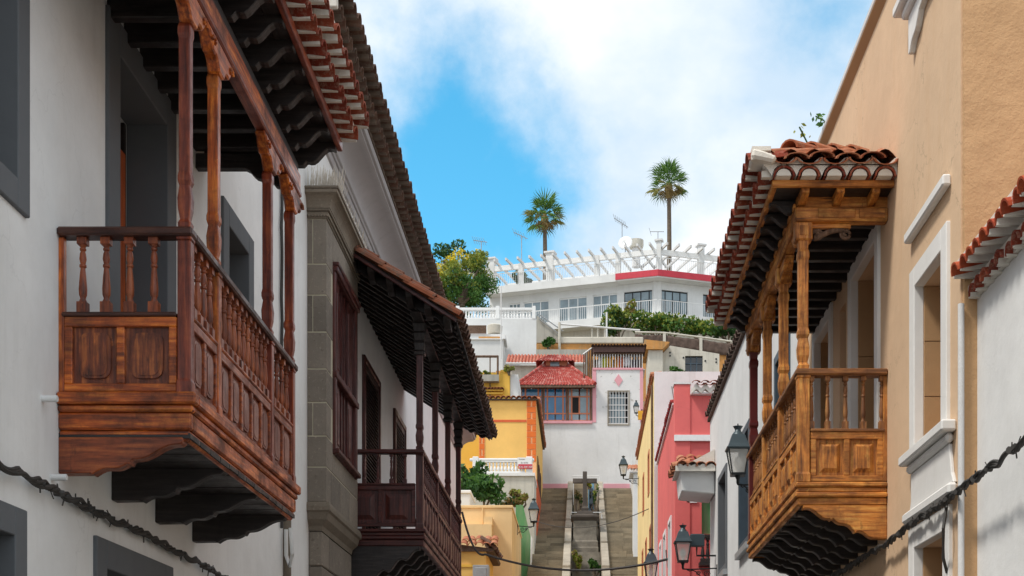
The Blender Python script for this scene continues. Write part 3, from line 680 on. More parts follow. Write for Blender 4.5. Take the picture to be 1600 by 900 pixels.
# oriel window in red wood
f = frame_x(OX-.02, .05, .14, (wy0+.13, wy1-.13, wz0_+.1, wz1_-.12), .12, 'LRTB').build('window', 'w2z', ori, bev=.012)
for z0, z1, o in ((wz1_-.12, wz1_-.05, .06), (wz1_-.05, wz1_+.0, .075), (6.05, 6.13, .05), (wz0_, wz0_+.06, .075)):
    bx(OX-.10, OX+o, wy0+.01, wy1-.01, z0, z1).build('window_moulding', 'w2y', ori, bev=.01)
for y0_, y1_ in ((wy0+.13, 17.35), (17.99, wy1-.13)):
    bx(OX-.05, OX-.02, y0_, y1_, wz0_+.1, wz1_-.12).build('window_panel', 'w2z', ori)
for k in range(3): bx(OX-.06, OX-.025, 17.36+k*.21, 17.38+k*.21+.03, wz0_+.1, wz1_-.12).build('mullion', 'w2z', ori)
bx(OX-.09, OX-.07, 17.35, 17.99, wz0_+.1, wz1_-.12).build('pane', 'glass_pale', ori)
for y in (16.97, 17.2, 18.02, 18.3):
    for z0, z1 in ((5.3, 5.95), (6.25, 7.2)):
        if y+.16 > wy1-.12: continue
        bx(OX-.03, OX-.008, y, y+.15, z0, z1).build('window_panel', 'w2z', ori, bev=.012)

# dark balcony
cp2 = [(0, 4.27), (1.06, 4.27), (1.06, 4.20)]+wave(1.02, 4.20, .86, 4.06, 6, .015)+wave(.80, 4.08, .62, 3.90, 6, .018)+wave(.56, 3.93, .38, 3.74, 6, .018)+wave(.33, 3.77, .15, 3.60, 6, .018)+[(.0, 3.58)]
b2 = balcony(hB, 1, XL, 1.11, 18.76, 24.75, 4.49, 5.11, 5.57, [18.82, 20.8, 22.76, 24.69], [11, 11, 11], [5, 5, 5], [.30, .485, .67, .855], 2, 'w2',
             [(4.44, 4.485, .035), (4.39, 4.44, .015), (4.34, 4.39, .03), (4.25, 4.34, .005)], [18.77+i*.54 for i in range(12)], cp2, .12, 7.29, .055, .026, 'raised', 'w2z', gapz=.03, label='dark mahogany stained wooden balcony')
for y in (18.82, 20.8, 22.76, 24.69): MB().sq([(.07, 6.86), (.08, 6.9), (.06, 6.93), (.075, 7.02), (.062, 7.06), (.085, 7.15), (.07, 7.18), (.095, 7.29)], (XL+1.055, y)).build('capital', 'dkz', b2, bev=.006)
sl = .64; EX = -1.66; ez = 7.13
def rz(x): return ez+sl*(EX-x)
Yn, Yf = 18.05, 25.35
rB = MB().prism([(XL, rz(XL)), (EX, rz(EX)), (EX, rz(EX)+.03), (XL, rz(XL)+.03)], 'y', Yn, Yf).build('balcony_roof', 'dkx', hB, label='pitched tile roof over the dark balcony')
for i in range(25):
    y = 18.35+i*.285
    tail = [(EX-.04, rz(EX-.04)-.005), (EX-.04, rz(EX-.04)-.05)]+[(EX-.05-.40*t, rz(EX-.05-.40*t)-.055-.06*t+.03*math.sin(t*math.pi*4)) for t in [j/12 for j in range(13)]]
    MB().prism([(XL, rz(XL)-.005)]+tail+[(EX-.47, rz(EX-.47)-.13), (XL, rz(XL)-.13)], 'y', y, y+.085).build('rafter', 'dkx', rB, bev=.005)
bx(XL+.98, XL+1.13, Yn+.25, 25.0, 7.292, rz(XL+1.13)-.131).build('beam', 'dky', rB, bev=.01)
# verge board with its rafter ends on the near gable
MB().prism([(XL, rz(XL)-.0), (EX, rz(EX)), (EX, rz(EX)-.05), (XL, rz(XL)-.05)], 'y', Yn-.04, Yn).build('verge_board', 'w2x', rB, bev=.006)
for k in range(6):
    x = XL+.2+k*.25
    MB().prism([(Yn+.0, rz(x)-.06), (Yn+.32, rz(x)-.06), (Yn+.32, rz(x)-.2), (Yn+.16, rz(x)-.19), (Yn+.04, rz(x)-.12)], 'x', x, x+.09).build('lookout', 'dky', rB, bev=.006)
tc1 = tile_mesh('tile', 't_verge', .10, .46); tdk = tile_mesh('tile', 't_old', .095, .36)
ang = math.atan(sl)
for row, (dy, dz) in enumerate(((-.01, .05), (.16, .12))):
    for k in range(5):
        x = EX+.06-k*.40*math.cos(ang)-.12*row
        put_tile(tc1, rB, (x, Yn+dy, rz(x)+dz), 0, ang-.05, 0, .012)
for i in range(31): put_tile(tdk, rB, (EX+.07, Yn+.12+i*.235, rz(EX)+.03), 0, ang-.1, 0, .012)
for i in range(31): put_tile(tdk, rB, (EX+.03, Yn+.24+i*.235, rz(EX)+.10), 0, ang-.1, math.pi, .012)
corr(MB(), (EX-.02, Yn+.1, rz(EX)+.10), (EX-.02, Yf, rz(EX)+.10), (XL, Yn+.1, rz(XL)+.10), (XL, Yf, rz(XL)+.10), 31, .08, rows=5).build('tile_slope', 't_old', rB, kind='stuff')

# ------------------------------------------------------------------ right: peach house with the honey coloured balcony
XR = 2.64
hC = thing('peach_house', 'peach plastered house with white window surrounds and honey coloured wooden balcony', 'house', (XR+2, 13, 0))
zT = 8.03
c1 = (12.32, 13.42, 3.85, 6.08); c2 = (14.62, 15.52, 3.85, 6.08); c3 = (13.78, 14.12, 4.4, 6.0); cw = (10.03, 10.84, 3.87, 5.175); lw = (9.98, 10.86, .2, 3.12); up = (9.95, 10.95, 7.5, 8.02)
wall_x(MB(), XR, .4, 9.6, 16.6, -.3, zT, [c1, c2, c3, cw, lw, up]).build('wall', 'peach', hC)
bx(XR+.405, XR+6, 9.62, 16.58, -.3, zT-.02).build('rear_wall', 'peach', hC)
bx(XR+.012, XR+6, 9.55, 9.598, -.3, zT+.01).build('gable_render', 'peach_rough', hC)
MB().prism([(XR, zT), (XR-.06, zT+.07), (XR-.06, zT+.08), (XR+1, zT+.08), (XR+1, zT)], 'y', 9.5, 16.62).build('roof_soffit', 'tan_reveal', hC)
bx(XR-.065, XR+1, 9.48, 16.64, zT+.082, zT+.15).build('roof_edge', 'white_old', hC, bev=.012)
for nm, h, wd, sd_ in (('door', c1, .14, 'LRT'), ('door', c2, .14, 'LRT'), ('window', cw, .16, 'LRT'), ('window', lw, .17, 'LRT')):
    p = frame_x(XR, -.03, -.05, h, wd, sd_).build(nm, 'white_trim', hC, bev=.006)
    bx(XR+.3, XR+.33, h[0], h[1], h[2], h[3]).build('closed_leaf', 'tan_reveal', p)
    for a, b in ((h[0]+.001, h[0]+.02), (h[1]-.02, h[1]-.001)):
        k = 3
        for i in range(k): bx(XR+.052, XR+.3, a, b, h[2]+(h[3]-h[2])*i/k+.004, h[2]+(h[3]-h[2])*(i+1)/k-.004).build('reveal_block', 'tan_reveal', p)
    if nm == 'window': bx(XR+.26, XR+.3, h[0], h[0]+.07, h[2], h[3]).build('sash', 'brown_wood', p)
bx(XR+.12, XR+.16, c3[0], c3[1], c3[2], c3[3]).build('niche_back', 'tan_reveal', hC)
bx(XR-.065, XR, 9.84, 11.03, 5.575, 5.655).build('window_hood', 'white_trim', hC, bev=.012)
# sill, apron and ledge under the near window
bx(XR-.11, XR, 9.70, 11.03, 3.79, 3.868).build('window_sill', 'white_trim', hC, bev=.012)
bx(XR-.06, XR, 9.76, 10.98, 3.72, 3.788).build('sill_moulding', 'white_trim', hC, bev=.02)
MB().prism([(9.80, 3.718), (10.94, 3.718), (10.94, 3.50), (10.98, 3.42), (9.68, 3.42), (9.74, 3.5)], 'x', XR-.03, XR).build('apron', 'white_trim', hC, bev=.008)
bx(XR-.075, XR, 9.66, 11.06, 3.33, 3.418).build('ledge', 'white_trim', hC, bev=.02)
MB().tube([(XR-.06, 9.75, 3.25), (XR-.09, 9.72, 3.1), (XR-.07, 9.8, 2.9), (XR-.03, 9.85, 2.8)], .012, 6).build('loose_wire', 'rope', hC)
# upper window: sill with a scalloped apron
bx(XR-.14, XR, 9.74, 11.1, 7.42, 7.50).build('upper_sill', 'white_trim', hC, bev=.012)
bx(XR-.09, XR, 9.8, 11.0, 7.352, 7.419).build('upper_sill_moulding', 'white_trim', hC, bev=.012)
MB().prism([(9.86, 7.35), (10.94, 7.35), (10.94, 7.05)]+[(10.90-.30*t, 7.05+.17*t+.02*math.sin(t*7)) for t in [i/7 for i in range(8)]]+[(10.5, 7.25), (10.3, 7.25)]+[(10.2-.28*t, 7.22-.12*t) for t in [i/5 for i in range(6)]], 'x', XR-.05, XR).build('upper_apron', 'white_trim', hC, bev=.006)
p = frame_x(XR, -.03, -.05, up, .14, 'LR').build('upper_window', 'white_trim', hC); bx(XR+.3, XR+.33, *up).build('pane', 'glass_dark', p)

cp3 = [(0, 3.64), (.73, 3.64), (.73, 3.60)]+wave(.71, 3.61, .50, 3.52, 7, .016)+[(.49, 3.50)]+wave(.47, 3.52, .30, 3.43, 6, -.014)+[(.28, 3.395)]+wave(.26, 3.41, .1, 3.35, 6, .012)+[(0, 3.345)]
b3 = balcony(hC, -1, XR, .785, 11.9, 15.45, 3.845, 4.30, 4.815, [11.955, 13.1, 14.25, 15.395], [7, 7, 7], [3, 3, 3], [.045, .205, .36, .515, .655], 2, 'w3',
             [(3.795, 3.838, .008), (3.748, 3.795, -.006), (3.705, 3.748, .014), (3.635, 3.705, -.008)], [11.91]+[12.3+i*.44 for i in range(8)], cp3, .1, 6.08, .06, .025, 'raised', 'w3z',
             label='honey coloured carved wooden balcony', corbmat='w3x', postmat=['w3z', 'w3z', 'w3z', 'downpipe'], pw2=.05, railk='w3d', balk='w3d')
zt3 = 6.305; xo = XR-.785
rC = bx(1.62, XR, 11.66, 15.7, zt3, zt3+.03).build('balcony_roof', 'dkx', hC, label='hipped tile roof over the honey coloured balcony')
for i in range(13):
    y = 11.98+i*.288
    P_ = [(XR, zt3-.002), (1.63, zt3-.002), (1.63, zt3-.05)]+[(1.64+.2*t, zt3-.05-.05*t+.026*math.sin(t*math.pi*2)) for t in [j/8 for j in range(9)]]+[(1.88, zt3-.12), (XR, zt3-.12)]
    MB().prism(P_, 'y', y, y+.075).build('rafter', 'dkx', rC, bev=.006)
for i in range(3):                               # rafter ends on the near side
    x = 1.86+i*.30
    MB().prism([(11.68, zt3-.002), (11.97, zt3-.002), (11.97, zt3-.088), (11.86, zt3-.085), (11.76, zt3-.07), (11.68, zt3-.05)], 'x', x, x+.07).build('rafter_end', 'w3y', rC, bev=.006)
bx(xo, XR, 11.902, 12.0, 6.21, zt3-.003).build('frieze_board', 'w3x', rC)
bx(xo-.015, XR, 11.87, 11.99, 6.085, 6.208).build('end_beam', 'w3x', rC, bev=.012)
for x0_, x1_ in ((xo+.18, xo+.5), (xo+.53, XR-.03)): bx(x0_, x1_, 11.86, 11.87, 6.105, 6.19).build('beam_panel', 'w3x', rC, bev=.006)
bx(xo-.014, xo+.1, 11.992, 15.5, 6.086, 6.24).build('beam', 'w3y', rC, bev=.012)
bx(xo-.03, xo-.005, 11.9, 15.5, 6.2, 6.245).build('beam_moulding', 'w3y', rC, bev=.008)
for i, y in enumerate((11.955, 13.1, 14.25, 15.395)):
    x = xo+.06
    MB().box(x-.075, x+.075, y-.07, y+.07, 5.93, 6.083).build('capital', 'w3z', rC, bev=.01)
    MB().box(x-.04, x+.04, y-.076, y-.07, 5.965, 6.05).build('capital_panel', 'w3z', rC, bev=.004)
    for sg in ((1,) if i == 0 else (-1, 1)):
        q = [(y+sg*.071, 6.083), (y+sg*.42, 6.083)]+[(y+sg*(.41-.28*t), 6.06-.13*t+.02*math.sin(t*9)) for t in [j/8 for j in range(9)]]+[(y+sg*.071, 5.93)]
        MB().prism(q, 'x', x-.045, x+.045).build('bolster', 'w3y', rC, bev=.01)
def spiral(c, r0, turns, rr, sx=1, start=0, n=22):
    return [(c[0]+sx*(r0*(1-.8*i/n))*math.cos(start+turns*6.28*i/n), c[1], c[2]+(r0*(1-.8*i/n))*math.sin(start+turns*6.28*i/n)) for i in range(n+1)]
x0_ = xo+.135
MB().box(x0_, x0_+.34, 11.93, 11.98, 6.045, 6.083).build('bracket_top', 'w3x', rC, bev=.006)
MB().tube([(x0_+.02, 11.955, 5.96)]+[(x0_+.05+.19*t, 11.955, 5.965+.07*math.sin(t*1.57)) for t in [i/6 for i in range(7)]]+[(x0_+.28, 11.955, 6.03)], .024, 8).build('scroll_bracket', 'brown_wood', rC)
MB().tube(spiral((x0_+.055, 11.955, 5.99), .048, 1.6, 0, -1, .3), .014, 7).build('scroll', 'brown_wood', rC); MB().tube(spiral((x0_+.30, 11.955, 6.0), .055, 1.6, 0, 1, 1.2), .014, 7).build('scroll', 'brown_wood', rC)
bx(1.605, XR, 11.63, 11.675, zt3-.02, zt3+.035).build('eave_board', 'w3x', rC, bev=.006); bx(1.605, 1.65, 11.675, 15.7, zt3-.021, zt3+.034).build('eave_board', 'w3y', rC, bev=.006)
t3 = tile_mesh('tile', 't_red', .092, .3); t3b = tile_mesh('tile', 't_red', .1, .34); t3c = tile_mesh('tile', 't_clay', .1, .34)
eave_run(rC, t3, 1.50, 11.62, 15.72, zt3+.045, -1, .205, .16, 'mortar')
eave_run(rC, t3b, 1.40, 11.52, 15.74, zt3+.155, -1, .205, .18, 'mortar', r=.095)
# near side: an arcade of tile ends bedded in white mortar, then the wavy roof edge
for i in range(5): put_tile(t3, rC, (1.69+i*.213, 11.535, zt3+.03), -math.pi/2, .05, 0, .004)
mb = MB()
for i in range(5): mb.prism([(1.69+i*.213+.062*math.cos(k*math.pi/8), zt3+.035+.058*math.sin(k*math.pi/8)) for k in range(9)], 'y', 11.545, 11.66)
mb.build('mortar_infill', 'mortar', rC, kind='stuff')
top = [(1.52+1.12*k/48, zt3+.158+.035*math.cos((1.52+k/48*1.12-1.69-.1065)*2*math.pi/.213)) for k in range(49)]
bot = [(XR-.0-1.12*k/48, zt3+.035+max(0, .098*math.sin(math.acos(max(-1, min(1, (((XR-1.12*k/48-1.69+.1065) % .213)-.1065)/.098))))) if abs(((XR-1.12*k/48-1.69+.1065) % .213)-.1065) < .098 else zt3+.035) for k in range(49)]
MB().prism(top+bot, 'y', 11.55, 11.66).build('mortar_fascia', 'mortar', rC)
for i in range(5):
    for dx, rl in ((.1065, 0), (0, math.pi)):
        if i == 4 and rl == 0: continue
        o = put_tile(t3c, rC, (1.69+i*.213+dx, 11.49, zt3+.16+random.uniform(-.008, .008)), -math.pi/2, .36, rl, .004); o.scale = (1, 1.08, .55)
slp = .37; zR = zt3+.19
mb = MB(); corr(mb, (1.45, 11.56, zR), (1.45, 15.7, zR), (XR, 12.7, zR+slp*1.19), (XR, 15.7, zR+slp*1.19), 20, .07, rows=4); mb.build('tile_slope', 't_clay', rC, kind='stuff')
mb = MB(); corr(mb, (1.45, 11.56, zR), (XR, 11.56, zR), (2.63, 12.7, zR+slp*1.1), (XR, 12.75, zR+slp*1.1), 6, .07, rows=4); mb.build('hip_slope', 't_clay', rC, kind='stuff')
for i in range(4):
    k = .36+i*.22; put_tile(t3c, rC, (1.42+k, 11.53+k, zR+slp*k+.07), math.radians(-135), math.atan(slp/1.414)-.08, 0, .01)
MB().prism([(1.41, zt3+.16), (1.60, zt3+.12), (1.63, zt3+.17), (1.52, zt3+.215), (1.42, zt3+.24)], 'y', 11.47, 11.72).build('corner_mortar', 'mortar', rC, bev=.02)
# weeds rooted in the roofs
def weed(loc, label, n=16, size=.05, h=.25, mat='leaf_mid'):
    t = thing('weed', label, 'plant', loc); l = Vector(loc)
    mb = MB(); tip = l+Vector((-.12, 0, h)); mb.tube([l-Vector((0, 0, .03)), l+Vector((-.03, 0, h*.5)), tip], .008, 5); mb.build('stem', 'leaf_dk', t)
    mb = MB()
    for i in range(n): mb.leaf(l.lerp(tip, random.uniform(.1, 1.05))+Vector((random.gauss(0, .04), random.gauss(0, .04), random.gauss(0, .03))), size)
    mb.build('leaves', mat, t, fix=False)
weed((2.06, 12.3, zR+slp*.62), 'small yellow-green weed growing from the honey balcony roof', 14, .03, .36)
weed((XR-.03, 14.7, zT+.15), 'green weed rooted on the edge of the peach house roof', 16, .035, .09, 'fern')

# ------------------------------------------------------------------ right: low white house with a double tile cornice
hD = thing('low_white_house', 'low greyish white house with double row of red cornice tiles', 'house', (4, 7, 0)); XD = 2.74
bx(XD, XD+4, 3.5, 9.548, -.3, 4.66).build('wall', 'white_l', hD)
evD = bx(XD-.03, XD+3, 3.5, 9.55, 4.664, 4.70).build('eave', 'mortar', hD)
td = tile_mesh('tile', 't_red', .074, .3); td2 = tile_mesh('tile', 't_clay', .078, .34); M['t_or'] = tilemat('orange_red_tile', [(.42, .07, .025), (.5, .1, .035), (.36, .05, .02)], lf=.1); td2 = tile_mesh('tile', 't_or', .078, .34)
eave_run(evD, td, XD-.085, 6.6, 9.55, 4.655, -1, .16, .12, 'mortar', r=.07); eave_run(evD, td2, XD-.19, 6.6, 9.58, 4.79, -1, .16, .2, 'mortar', r=.075, tilt=.22)
corr(MB(), (XD-.1, 6.6, 4.90), (XD-.1, 9.54, 4.90), (XD+3, 6.6, 5.3), (XD+3, 9.54, 5.3), 18, .06, rows=6).build('roof', 't_clay', hD, kind='stuff')
MB().tube([(XR-.02, 9.52, .3), (XR-.02, 9.52, 4.62)], .022, 10).build('downpipe', 'white_old', hD)
twisted('cable_bundle', [(XR-.08, y, 1.6+z) for y, z in ((7.2, 1.80), (8.1, 1.735), (9.0, 1.70), (9.7, 1.69), (10.4, 1.685), (11.4, 1.66), (12.6, 1.66), (14.2, 1.68))], 'thick twisted cable bundle crossing below the peach house window ledge', r=.014)

# ------------------------------------------------------------------ right: tall white house beyond the balcony
hE = thing('white_house', 'bright white house with slate blue windows and dark tiled coping', 'house', (5, 22, .5))
e1 = (25.2, 26.5, 4.85, 6.55); e2 = (21.75, 23.0, 4.85, 6.55); e3 = (17.6, 18.7, 4.85, 6.7); e0 = (19.6, 20.7, 1.2, 3.6)
wall_x(MB(), XR+.005, .4, 16.66, 28.5, -.2, 8.2, [e1, e2, e3, e0]).build('wall', 'white_r', hE)
bx(XR+.41, XR+6, 16.68, 28.48, -.2, 8.15).build('rear_wall', 'white_r', hE)
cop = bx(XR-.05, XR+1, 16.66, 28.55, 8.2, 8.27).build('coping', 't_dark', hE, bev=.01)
for i in range(46): put_tile(tile_mesh('tile', 't_dark', .1, .3) if i == 0 else bpy.data.objects[lastt].data, cop, (XR-.1, 16.8+i*.255, 8.27), math.pi, .2, 0, .01); lastt = [c for c in cop.children][-1].name if i == 0 else lastt
for h in (e1, e2, e3, e0):
    p = frame_x(XR+.005, -.03, -.2, h, .12, 'LRTB').build('window', 'blue_dk' if h is not e1 else 'grey_trim', hE, bev=.006)
    bx(XR+.16, XR+.18, *h).build('pane', 'glass_dark', p); bx(XR+.11, XR+.16, (h[0]+h[1])/2-.04, (h[0]+h[1])/2+.04, h[2], h[3]).build('mullion', 'blue_dk', p)
    bx(XR-.08, XR+.005, h[0]-.15, h[1]+.15, h[2]-.22, h[2]-.121).build('sill', 'metal_grey', p)
# tiled hood on the end of the white house
hd = MB().prism([(1.98, 6.56), (2.63, 6.50), (2.63, 7.0), (1.94, 6.97)], 'y', 27.35, 28.45).build('tiled_hood', 'white_r', hE, bev=.02)
bx(1.86, 2.635, 27.25, 28.5, 6.972, 7.01).build('hood_slab', 'mortar', hd)
th = tile_mesh('tile', 't_clay', .11, .36)
for i in range(4): put_tile(th, hd, (1.96+i*.2, 27.18, 7.02), -math.pi/2, .25, 0, .02)
for i in range(5): put_tile(th, hd, (1.79, 27.3+i*.26, 7.02), math.pi, .25, 0, .02)
for i in range(4): put_tile(th, hd, (2.0+i*.2, 27.45, 7.12), -math.pi/2, .35, 0, .03)
for i in range(4): put_tile(th, hd, (2.0+i*.2, 27.75, 7.24), -math.pi/2, .35, 0, .03)
MB().prism([(1.9, 7.012), (2.635, 7.012), (2.635, 7.4)], 'y', 27.4, 28.48).build('hood_fill', 'mortar', hd)
MB().prism([(1.84+.79*k/40, 7.03+.04*abs(math.sin(k*math.pi/8))) for k in range(41)]+[(2.63, 6.93), (1.84, 6.93)], 'y', 27.2, 27.26).build('hood_mortar', 'mortar', hd)

# ------------------------------------------------------------------ right: pink house
PX = 2.02
hP = thing('pink_house', 'pink house with white string band, green door and red tile eave', 'house', (4, 33, 3))
gd = (2.60, 2.95, 6.1, 6.93)
wall_y(MB(), 30, .35, PX, 5, .5, 9.12, [gd]).build('front_wall', 'pink', hP)
p1 = [(31.2, 32.0, 5.3, 6.6), (33.2, 34.0, 5.3, 6.6), (35.0, 35.7, 5.3, 6.6)]
wall_x(MB(), PX+.001, .35, 30.351, 36.9, .5, 9.0, p1).build('side_wall', 'pink', hP)
bx(PX+.36, 5.5, 30.36, 36.95, .5, 8.9).build('rear_wall', 'pink', hP)
bx(PX-.012, PX+.33, 29.97, 30.3, .5, 9.36).build('corner_pilaster', 'pink', hP, bev=.01)
bx(PX-.03, PX+.35, 29.95, 30.32, 9.361, 9.4).build('pilaster_cap', 'white_old', hP)
bx(PX-.02, 5, 29.93, 29.999, 8.12, 8.25).build('string_band', 'white_paint', hP)
bx(2.60, 2.95, 30.1, 30.14, 6.1, 6.93).build('door', 'green', hP)
bx(2.28, 2.5, 29.97, 29.999, 6.78, 7.0).build('house_plate', 'white_paint', hP)
bb = bx(2.53, 3.0, 29.7, 30.0, 5.38, 5.46).build('window_balcony', 'dkx', hP)
bmf = baluster_mesh('baluster', .52, .05, 'dkz')
for i in range(4): ob('baluster', bmf, bb, (2.6+i*.11, 29.76, 5.46))
bx(2.53, 3.0, 29.7, 29.84, 5.98, 6.05).build('handrail', 'dkx', bb)
for h in p1:
    p = frame_x(PX, -.03, -.1, h, .1).build('window', 'white_paint', hP); bx(PX+.1, PX+.13, *h).build('pane', 'glass_dark', p)
tp = tile_mesh('tile', 't_red', .09, .34); M['t_pk'] = tilemat('crimson_eave_tile', [(.30, .03, .035), (.36, .045, .04)], lf=.15); tpk = tile_mesh('tile', 't_pk', .085, .3)
evP = bx(PX-.04, PX+.4, 30.32, 36.95, 9.0, 9.04).build('eave', 'white_paint', hP)
for i in range(34): put_tile(tpk, evP, (PX-.08, 30.42+i*.19, 9.05), math.pi, .15, 0, .01)
evF = bx(PX+.34, 4.2, 29.85, 30.4, 9.125, 9.16).build('front_eave', 'white_paint', hP)
for i in range(11):
    for dx, rl in ((0, 0), (.0975, math.pi)): put_tile(tp, evF, (PX+.45+i*.195+dx, 29.72, 9.33), -math.pi/2, .25, rl, .006).scale = (1, 1.05, .7)
MB().prism([(PX+.345+2.1*k/80, 9.285+.05*math.cos((PX+.345+2.1*k/80-PX-.45)*2*math.pi/.195)) for k in range(81)]+[(PX+2.445-2.1*k/80, 9.17+.04*math.cos((PX+2.445-2.1*k/80-PX-.45)*2*math.pi/.195)) for k in range(81)], 'y', 29.79, 29.95).build('eave_mortar', 'mortar', evF)

# ------------------------------------------------------------------ right: cream house with a white end wall
hY = thing('cream_house', 'cream yellow house with white end wall and dark red roof edge', 'house', (4, 42, 4)); YX = 1.93
cr_ = [(38.6, 39.3, 6.2, 7.6), (41.2, 41.9, 6.2, 7.6), (43.6, 44.3, 6.2, 7.6), (39.6, 40.3, 8.8, 9.9), (43, 43.7, 8.8, 9.9)]
wall_x(MB(), YX, .35, 37.05, 48, 2, 11.4, cr_).build('side_wall', 'cream', hY)
bx(YX+.002, 6.5, 37, 37.049, 2, 11.52).build('end_wall', 'white_old', hY); bx(YX+.36, 6.4, 37.06, 47.9, 2, 11.3).build('rear_wall', 'white_old', hY)
for h in cr_:
    p = frame_x(YX, -.02, -.1, h, .08).build('window', 'salmon', hY); bx(YX+.12, YX+.15, *h).build('pane', 'glass_dark', p)
tcy = tile_mesh('tile', 't_clay', .09, .3)
evY = bx(YX-.05, YX+.5, 37.06, 48.1, 11.41, 11.46).build('roof_edge', 't_clay', hY)
for i in range(54): put_tile(tcy, evY, (YX-.09, 37.15+i*.2, 11.46), math.pi, .15, 0, .01)
MB().tube([(YX-.03, 37.6, 5), (YX-.03, 37.6, 11.3)], .035, 6).build('downpipe', 'brown_wood', hY)
MB().tube([(2.4, 36.93, 11.1), (2.45, 36.93, 10.75), (3.2, 36.93, 10.7), (4.5, 36.93, 10.75)], .012, 5).build('wall_wire', 'rope', hY)

# ------------------------------------------------------------------ street lanterns on iron brackets
def lantern(x, y, z, k, wallx, label, pane='wall_glass', arm=True, wally=None):
    t = thing('street_lantern', label, 'lantern', (x, y, z), 'wall lanterns along the street'); c = (x, y)
    Z = lambda a: z+a*k
    mb = MB().sq([(.205*k, Z(.44)), (.225*k, Z(.47)), (.20*k, Z(.485)), (.17*k, Z(.55)), (.115*k, Z(.72))], c); mb.build('cap', 'lamp_cap', t, bev=.006*k)
    MB().lathe([(.115*k, Z(.70)), (.09*k, Z(.76)), (.06*k, Z(.79)), (.055*k, Z(.82)), (.085*k, Z(.87)), (.095*k, Z(.88)), (.03*k, Z(.89)), (.012*k, Z(.9)), (.012*k, Z(.93))], c, 12).build('finial', 'lamp_cap', t)
    top, bot = .185*k, .115*k
    for a, b in ((-1, -1), (1, -1), (1, 1), (-1, 1)):
        MB().tube([(x+a*bot, y+b*bot, Z(.0)), (x+a*top, y+b*top, Z(.44))], .014*k, 5).build('frame_bar', 'metal_dk', t)
    for (a, b), (c_, d) in (((-1, -1), (1, -1)), ((1, -1), (1, 1)), ((1, 1), (-1, 1)), ((-1, 1), (-1, -1))):
        MB().add([(x+a*bot*.97, y+b*bot*.97, Z(.01)), (x+c_*bot*.97, y+d*bot*.97, Z(.01)), (x+c_*top*.97, y+d*top*.97, Z(.43)), (x+a*top*.97, y+b*top*.97, Z(.43))], [(0, 1, 2, 3)]).build('pane', M['lan_glass'], t, fix=False)
    MB().lathe([(.03*k, Z(.02)), (.035*k, Z(.1)), (.07*k, Z(.16)), (.075*k, Z(.22)), (.04*k, Z(.3)), (.0, Z(.33))], c, 10).build('bulb', 'white_paint', t)
    MB().sq([(bot*1.12, Z(-.03)), (bot*1.15, Z(.01)), (bot*1.05, Z(.015))], c).build('base', 'metal_dk', t)
    MB().lathe([(.015*k, Z(-.2)), (.03*k, Z(-.16)), (.03*k, Z(-.1)), (.06*k, Z(-.03))], c, 8).build('stem', 'metal_dk', t)
    if arm:
        s = 1 if wallx > x else -1; l = abs(wallx-x)
        MB().tube([(x, y, Z(-.19)), (x+s*.25*l, y, Z(-.2)), (wallx, y, Z(-.17))], .018*k, 6).build('arm', 'metal_dk', t)
        MB().tube([(x+s*.12*l, y, Z(-.21))]+[(x+s*l*(.2+.75*q), y, Z(-.24-.24*q+.05*math.sin(q*9))) for q in [i/9 for i in range(10)]], .014*k, 6).build('brace', 'metal_dk', t)
        for q, r in ((.45, .06), (.7, .085)): MB().tube([(x+s*l*q+r*k*(1-.7*i/16)*math.cos(i*.6), y, Z(-.27-.06*q)+r*k*(1-.7*i/16)*math.sin(i*.6)) for i in range(17)], .010*k, 5).build('scroll', 'metal_dk', t)
        MB().box(wallx, wallx-s*.02*k, y-.03*k, y+.03*k, Z(-.52), Z(-.08)).build('wall_plate', 'metal_dk', t)
    return t
t_ = NT('clear_lantern_glass'); t_.fin((.75, .72, .66), .15, 0, .6); t_.b.inputs['Alpha'].default_value = .42; M['lan_glass'] = t_.m
lantern(wx(1153, 20.3), 20.3, wz(741, 20.3), .80, XR, 'large blue-grey lantern half behind the end of the honey coloured balcony')
lantern(wx(1067, 27), 27.0, wz(877, 27), .80, XR+.005, 'black lantern beside a grey floodlight in front of pink wall')
lantern(wx(1017, 33.5), 33.5, wz(905, 33.5), .83, PX, 'lantern with dark cap against the cream house, mounted on the pink house')
lantern(wx(974, 47), 47, wz(742, 47), .72, YX, 'lantern on curled bracket in front of the white wall above the stair')
lantern(wx(834, 46), 46, wz(815, 46), .86, wx(808, 46), 'lantern on curled bracket fixed to the beige building by the stair')
t = thing('floodlight', 'grey box floodlight beside black lantern before pink wall', 'floodlight', (wx(1090, 27.2), 27.2, wz(848, 27.2)))
x_, z_ = wx(1089, 27.2), wz(844, 27.2)
MB().prism([(x_-.15, z_-.13), (x_+.15, z_-.13), (x_+.145, z_+.12), (x_-.135, z_+.12)], 'y', 27.15, 27.3).build('housing', 'lamp_cap', t, bev=.02)
MB().tube([(x_, 27.25, z_-.12), (x_, 27.25, z_-.3), (XR+.005, 27.25, z_-.3)], .02, 6).build('mount', 'metal_dk', t)
